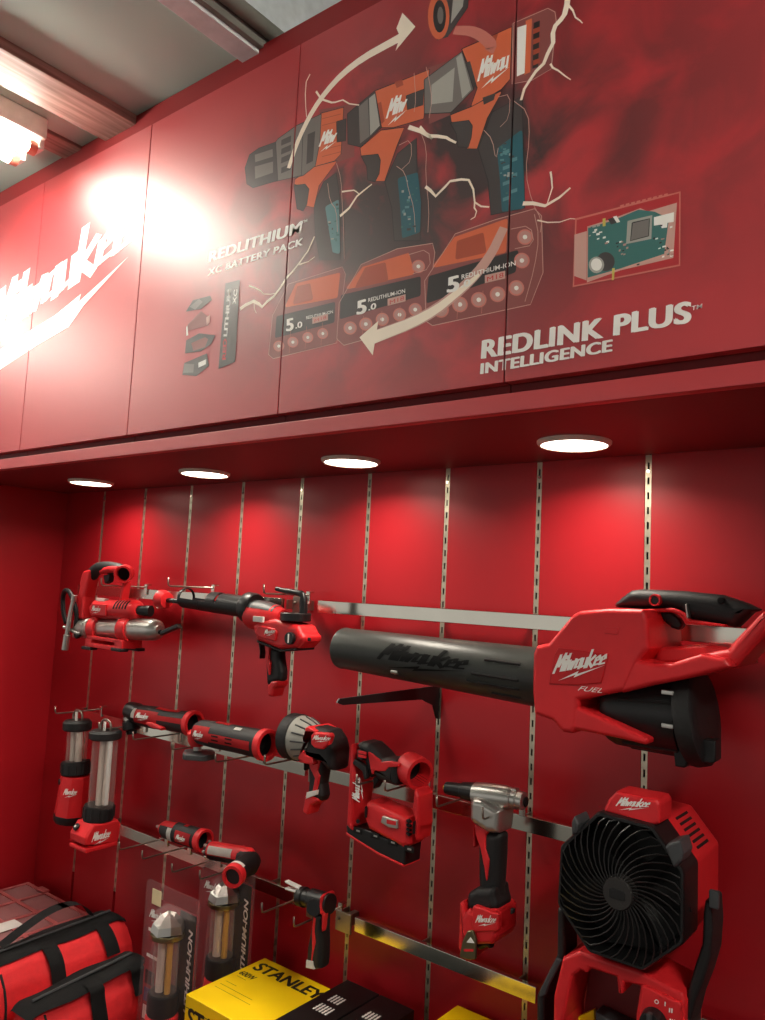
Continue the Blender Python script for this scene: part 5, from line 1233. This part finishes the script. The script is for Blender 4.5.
# tool bags
BAGR = mat('red_bag_fabric', (214, 32, 38), .75, bump=.6, scale=60)
BAGB = mat('black_webbing', (26, 26, 27), .8, bump=.6, scale=60)
def bag(x0, x1, y0, y1, zt, label, straps, tilt):
    t = thing('tool_bag', label, 'tool bag', ((x0+x1)/2, (y0+y1)/2, ZSH), 'red canvas tool bags')
    zb = ZSH+.001; sag = .012
    def warp(bm, amp=.0022):
        for v in bm.verts:
            f = (v.co.y-y0)/(y1-y0); h = (v.co.z-zb)/(zt-zb)
            v.co.z -= tilt*h*(1-f)
            v.co.x += amp*math.sin(v.co.y*41+v.co.z*23)*h + .006*math.sin(math.pi*max(0, min(1, h)))
            v.co.z += amp*math.sin(v.co.y*33+v.co.x*50)*h
            if h < 0.03: v.co.z = max(v.co.z, zb)
    bm = NB(); n = 26; prof = [(x0+.01, zb), (x1-.01, zb), (x1, zb+.02), (x1, zt-.075), (x1-.010, zt-.038), (x1-.032, zt-.012), ((x0+x1)/2+.028, zt-.002), ((x0+x1)/2-.028, zt-.002), (x0+.032, zt-.012), (x0+.010, zt-.038), (x0, zt-.075), (x0, zb+.02)]
    rings = []
    for i in range(n+1):
        f = i/n; y = y0+(y1-y0)*f; e = min(f, 1-f); s = 1-.16*max(0, 1-e/.10)**2
        cx, cz = (x0+x1)/2, zb+(zt-zb)*.45
        rings.append([bm.verts.new((cx+(px-cx)*s, y, max(zb, cz+(pz-cz)*s))) for px, pz in prof])
    m = len(prof)
    for a, b in zip(rings, rings[1:]):
        for i in range(m): bm.faces.new((a[i], a[(i+1) % m], b[(i+1) % m], b[i]))
    for q in (rings[0], rings[-1]): bm.faces.new(q)
    bmesh.ops.subdivide_edges(bm, edges=[e for e in bm.edges if abs(e.verts[0].co.y-e.verts[1].co.y) < 1e-5 and e.calc_length() > .03], cuts=3, use_grid_fill=True)
    warp(bm); obj('body', bm, BAGR, t, sharp=50)
    bm = NB(); xm = (x0+x1)/2; arc = [(xm+.040, zt-.004), (xm+.030, zt+.002), (xm, zt+.004), (xm-.030, zt+.002), (xm-.040, zt-.004)]
    rings = []
    for i in range(n+1):
        f = i/n; y = y0-.004+(y1-y0+.008)*f; e = min(f, 1-f); s = 1-.16*max(0, 1-e/.10)**2
        cx, cz = (x0+x1)/2, zb+(zt-zb)*.45
        rings.append([bm.verts.new((cx+(px-cx)*s, y, cz+(pz-cz)*s)) for px, pz in arc])
    for a, b in zip(rings, rings[1:]):
        for i in range(len(arc)-1): bm.faces.new((a[i], a[i+1], b[i+1], b[i]))
    bmesh.ops.solidify(bm, geom=bm.faces[:], thickness=.003); warp(bm); bd = obj('zip_band', bm, BAGB, t, sharp=50)
    bm = NB(); pts = [V(((x0+x1)/2, y0+.02+(y1-y0-.04)*k/12, zt+.0065)) for k in range(13)]
    for v in pts: f = (v.y-y0)/(y1-y0); v.z -= tilt*(1-f)
    tube(bm, pts, .003, 6); obj('zip', bm, GRY, bd)
    for f, drop in straps:
        y = y0+(y1-y0)*f; dz = tilt*(1-f); bm = NB()
        path = [V((xm+.02, y, zt+.004-dz)), V((xm+.05, y, zt-.002-dz)), V((x1-.006, y, zt-.020-dz)), V((x1+.008, y, zt-.03-drop*.4-dz)), V((x1+.014, y, zt-.034-drop*.7-dz)), V((x1+.006, y, zt-.026-drop*.7-dz))]
        path = smooth_path(path, 2); vv = [[bm.verts.new(p+V((0, s*.016, 0))) for s in (-1, 1)] for p in path]
        for a, b in zip(vv, vv[1:]): bm.faces.new((a[0], a[1], b[1], b[0]))
        bmesh.ops.solidify(bm, geom=bm.faces[:], thickness=.003); obj('strap', bm, BAGB, t, sharp=60)
    bm = NB(); prof_ = [(x1-.008, zb+.006), (x1+.001, zb+.03), (x1+.001, zt-.078), (x1-.011, zt-.040), (x1-.034, zt-.014)]
    pts = [V((px, y0+.03, pz-tilt*.92*(pz-zb)/(zt-zb))) for px, pz in prof_]; tube(bm, [p+V((.006, 0, 0)) for p in pts], .0026, 8, 2); obj('piping', bm, BAGB, t)
    return t
t1 = bag(-1.735, -1.570, -.46, -.13, Z(-.785), 'red and black tool bag at the back, beside the organizer, with a raised carry handle', ((.42, .05), (.80, .02)), .012)
hx = -1.665
bm = NB(); pts = smooth_path([V((hx, -.40, Z(-.785))), V((hx, -.36, Z(-.765))), V((hx+.01, -.30, Z(-.735))), V((hx+.01, -.24, Z(-.735))), V((hx, -.205, Z(-.76))), V((hx, -.19, Z(-.782)))], 2)
vv = [[bm.verts.new(p+V((s*.016, 0, 0))) for s in (-1, 1)] for p in pts]
for a, b in zip(vv, vv[1:]): bm.faces.new((a[0], a[1], b[1], b[0]))
bmesh.ops.solidify(bm, geom=bm.faces[:], thickness=.004); obj('carry_handle', bm, BAGB, t1, sharp=60)
bag(-1.548, -1.432, -.44, -.18, Z(-.812), 'smaller red and black tool bag in front, next to the blister packs', ((.50, .045), (.86, .02)), .022)

# blister packs with lanterns
CARD = mat('printed_red_card', (150, 22, 34), .4); PRICE = mat('cream_price_sticker', (232, 215, 170), .5); ICON = mat('blue_grey_icon', (70, 78, 112), .4); KRAFT = mat('amber_reflector', (196, 160, 70), .4)
def blister(x0, x1, y, zt, label, sticker, icons, part_label):
    t = thing('blister_pack', label, 'blister pack', ((x0+x1)/2, y, ZSH), 'lantern blister packs'); w_ = x1-x0; zb = ZSH+.001
    bm = NB(); prism(bm, [V((x0, y, zb)), V((x1, y, zb)), V((x1, y, zt)), V((x0, y, zt))], (0, .0012, 0), .0, r=.012); obj('flange', bm, BLIS, t)
    bm = NB(); prism(bm, [V((x0+.010, y+.0016, zb+.01)), V((x1-.008, y+.0016, zb+.01)), V((x1-.008, y+.0016, zt-.03)), V((x0+.010, y+.0016, zt-.03))], (0, .001, 0), .0, r=.004); cd = obj('card', bm, CARD, t)
    bm = NB(); xb = x1-.058; box(bm, (xb, y+.0004, zb+.012), (x1-.009, y+.0012, zt-.032)); obj('black_band', bm, BOXB, cd)
    obj('lettering', text_bm('LITHIUM-ION', V((x1-.016, y+.0002, zt-.215)), V((0, 0, 1)), V((-1, 0, 0)), .155, .013, off=.03, shear=.2), WHT, cd, recalc=False)
    obj('lettering', logo_bm(V((x0+.018, y-.0002, zt-.07)), V((1, 0, 0)), V((0, 0, 1)), .05, .014, w=.16), WHT, cd, recalc=False)
    if sticker: bm = NB(); box(bm, (x0+.022, y-.0012, zt-.044), (x0+.052, y-.0004, zt-.014), .0003); obj('price_sticker', bm, PRICE, t)
    if icons:
        for k, m in enumerate((BLKS, ICON, LABW)):
            bm = NB(); box(bm, (x0+.016, y+.0006, zt-.20-.034*k), (x0+.046, y+.0014, zt-.174-.034*k)); obj('icon', bm, m, cd)
        for zz in (.095, .145):
            bm = NB(); box(bm, (x0+.016, y+.0006, zt-zz-.004), (x0+.05, y+.0014, zt-zz+.002)); obj('caption', bm, WHT, cd)
    bm = NB(); box(bm, (x1-.036, y+.0, zt-.275), (x1-.016, y+.0010, zt-.232)); k = obj('barcode_label', bm, LABW, cd)
    for q in range(5): bm = NB(); box(bm, (x1-.034+.0035*q, y-.0004, zt-.270), (x1-.0325+.0035*q, y+.0004, zt-.240)); obj('bar', bm, BLKP, k)
    cx, cy = x0+.112, y-.026; r = .030; zt_ = zt-.055
    bm = NB(); prism(bm, [V((cx+r*1.12*math.cos(a*math.pi/6), cy+r*1.12*math.sin(a*math.pi/6), zt_-.010)) for a in range(12)], (0, 0, -.010), .002); obj('lantern_cap', bm, GOLD, t)
    bm = NB(); vs_ = []
    for (rr, zz) in ((1.12, -.010), (1.0, .004), (.45, .020), (.12, .023)):
        vs_.append([bm.verts.new((cx+r*rr*math.cos(a*math.pi/4+.3), cy+r*rr*math.sin(a*math.pi/4+.3), zt_+zz+(.004 if a % 2 else 0))) for a in range(8)])
    for a, b in zip(vs_, vs_[1:]):
        for i in range(8): bm.faces.new((a[i], a[(i+1) % 8], b[(i+1) % 8], b[i]))
    bm.faces.new(vs_[-1]); obj('mirrored_top', bm, SIL, t, sharp=5)
    bm = NB(); lathe(bm, (cx, cy, zt_-.020), (cx, cy, zt_-.125), [(0, r*.82), (1, r*.82)], 32, False); obj('clear_tube', bm, CLEAR, t)
    bm = NB(); tube(bm, [(cx-.005, cy-.006, zt_-.02), (cx-.005, cy-.006, zt_-.122)], .0085, 14); obj('light_strip', bm, TUBE, t)
    bm = NB(); tube(bm, [(cx+.013, cy-.002, zt_-.02), (cx+.013, cy-.002, zt_-.122)], .006, 14); obj('light_strip', bm, KRAFT, t)
    bm = NB(); lathe(bm, (cx, cy, zt_-.120), (cx, cy, zt_-.160), [(0, r*.9), (.1, r), (.9, r), (1, r*.95)], 36); obj('lantern_collar', bm, BLK, t)
    bm = NB(); lathe(bm, (cx, cy, zt_-.160), (cx, cy, zb+.012), [(0, r*.9), (.05, r*1.05), (1, r*1.12)], 24); bo = obj('lantern_body', bm, RED, t)
    bm = NB(); cyl(bm, (cx-.014, cy-r*1.02, zt_-.19), (cx-.014, cy-r*1.12, zt_-.19), .0065); obj('switch', bm, BLKS, bo)
    bm = NB(); S_ = []
    for zz, wx, dy in ((zt-.028, .032, .002), (zt-.032, .040, .050), (zt-.2, .041, .062), (zb+.02, .042, .066)):
        S_.append([bm.verts.new((cx+wx*math.cos(a), y-.0008-dy*max(0, math.sin(a)), zz)) for a in [math.pi*k/14 for k in range(15)]])
    for a, b in zip(S_, S_[1:]):
        for i in range(14): bm.faces.new((a[i], a[i+1], b[i+1], b[i]))
    obj('clear_bubble', bm, BLIS, t)
    return t
blister(-1.408, -1.236, -.235, Z(-.622), 'front clear blister pack with a price sticker and a red lantern inside', True, True, '')
blister(-1.402, -1.228, -.10, Z(-.598), 'rear clear blister pack with a red lantern, partly behind the front pack', False, False, '')

# cartons
def carton(name, label, x0, x1, y0, y1, zt, m, cat='carton', group=None):
    t = thing(name, label, cat, ((x0+x1)/2, (y0+y1)/2, ZSH), group)
    bm = NB(); box(bm, (x0, y0, ZSH+.0005), (x1, y1, zt), .0018); b = obj('box', bm, m, t)
    bm = NB(); box(bm, (x0+.002, y0-.0003, zt-.0225), (x1-.002, y0+.001, zt-.0215)); obj('flap_edge', bm, HOLE, t)
    return t, b
X, Y = V((1, 0, 0)), V((0, 1, 0))
t, b = carton('yellow_carton', 'large yellow carton with black brand lettering on top, below the pipe cutter', -1.228, -1.027, -.262, -.058, Z(-.78), YEL, 'carton', 'yellow cartons')
zt = Z(-.78)+.0004
obj('lettering', text_bm('STANLEY', V((-1.214, -.110, zt)), X, Y, .181, .034, off=.035), BLKP, b, recalc=False)
obj('lettering', text_bm('600W', V((-1.217, -.142, zt)), X, Y, .040, .016, off=.02), BLKP, b, recalc=False)
for k, (yy, ww) in enumerate(((-.150, .026), (-.178, .03), (-.192, .09), (-.206, .1))):
    bm = NB(); box(bm, (-1.212, yy, zt-.0003), (-1.212+ww, yy+.0012, zt)); obj('small_print', bm, mat('faint_print', (176, 150, 30), .5) if 'faint_print' not in MATS else MATS['faint_print'], b)
obj('lettering', text_bm('STANLEY', V((-1.218, -.2624, Z(-.835))), X, V((0, 0, 1)), .18, .036, off=.035), BLKP, b, recalc=False)
def black_carton(x0, x1, label):
    t, b = carton('black_carton', label, x0, x1, -.30, -.032, Z(-.765), BOXB, 'carton', 'black cartons')
    zt = Z(-.765)+.0004; w = x1-x0
    for r_ in range(2):
        for k in range(4 if r_ == 0 else 5):
            bm = NB(); xx = x0+w*.30+k*w*.09; y_ = -.118-r_*.040; box(bm, (xx, y_, zt-.0003), (xx+.0032, y_+.026, zt)); obj('print_line', bm, WHT, b)
            for q in range(3): bm = NB(); box(bm, (xx-.0008, y_+.002+q*.008, zt), (xx+.004, y_+.0045+q*.008, zt+.0001)); obj('print_mark', bm, WHT, b)
    return t
black_carton(-1.024, -.944, 'black carton with rows of white print, touching the yellow lettered carton')
black_carton(-.941, -.862, 'second black carton, on the far side of the one beside the yellow carton')
t, b = carton('yellow_carton', 'yellow carton half out of view below the broad bottom rail, left of the fan', -.782, -.64, -.25, -.014, Z(-.735), YEL, 'carton', 'yellow cartons')
obj('lettering', text_bm('STANLEY', V((-.772, -.20, Z(-.735)+.0004)), X, Y, .12, .03, off=.035), BLKP, b, recalc=False)
bm = NB(); zf = H(300, 960, -.21).z; box(bm, (-.52, -.24, ZSH+.0005), (-.34, -.06, zf-.06), .004)
tag(obj('display_riser', bm, BLKS), 'black riser block under the fan base', 'riser')
# ------------------------------------------------------------------ light of the shop, camera
batten(-1.72, -.47, -.86, 'bright fluorescent batten under the ceiling at the upper left edge')
batten(-3.0, -.45, -1.35, 'fluorescent batten farther along the ceiling, left of the frame')
batten(.95, -.72, -1.62, 'unseen fluorescent batten added at the right to brighten the doors and tools', 1.4195, mat('added_fill_tube', (255, 250, 240), .5, emit=((255, 246, 232), FILLTUBE)))  # added lamp out of view, brightens the door and tool fronts
w = bpy.data.worlds.new('shop'); SC.world = w; w.use_nodes = True
nt = w.node_tree; bg = nt.nodes['Background']; bg.inputs['Strength'].default_value = WORLD
tc = nt.nodes.new('ShaderNodeTexCoord'); dt = nt.nodes.new('ShaderNodeVectorMath'); dt.operation = 'DOT_PRODUCT'
dt.inputs[1].default_value = V((-.62, -.74, .26)).normalized(); nt.links.new(tc.outputs['Generated'], dt.inputs[0])
rp = nt.nodes.new('ShaderNodeValToRGB'); nt.links.new(dt.outputs['Value'], rp.inputs[0])   # lit shop hall, brighter towards its lamps
rp.color_ramp.elements[0].position = 0; rp.color_ramp.elements[0].color = (.22, .215, .21, 1)
rp.color_ramp.elements[1].position = 1; rp.color_ramp.elements[1].color = (1, .95, .88, 1)
nt.links.new(rp.outputs[0], bg.inputs['Color'])
cam = bpy.data.cameras.new('camera'); co = bpy.data.objects.new('camera', cam); COL.objects.link(co)
cam.sensor_fit = 'HORIZONTAL'; cam.sensor_width = 36; cam.lens = FPX/765*36
co.matrix_world = Matrix(((RX.x, UX.x, -FX.x, CAM.x), (RX.y, UX.y, -FX.y, CAM.y), (RX.z, UX.z, -FX.z, CAM.z), (0, 0, 0, 1)))
cam.clip_start = .02; cam.clip_end = 60
SC.camera = co
vs = SC.view_settings; vs.view_transform = 'Standard'; vs.look = 'None'; vs.gamma = 1; vs.use_curve_mapping = False; vs.exposure = EXPO
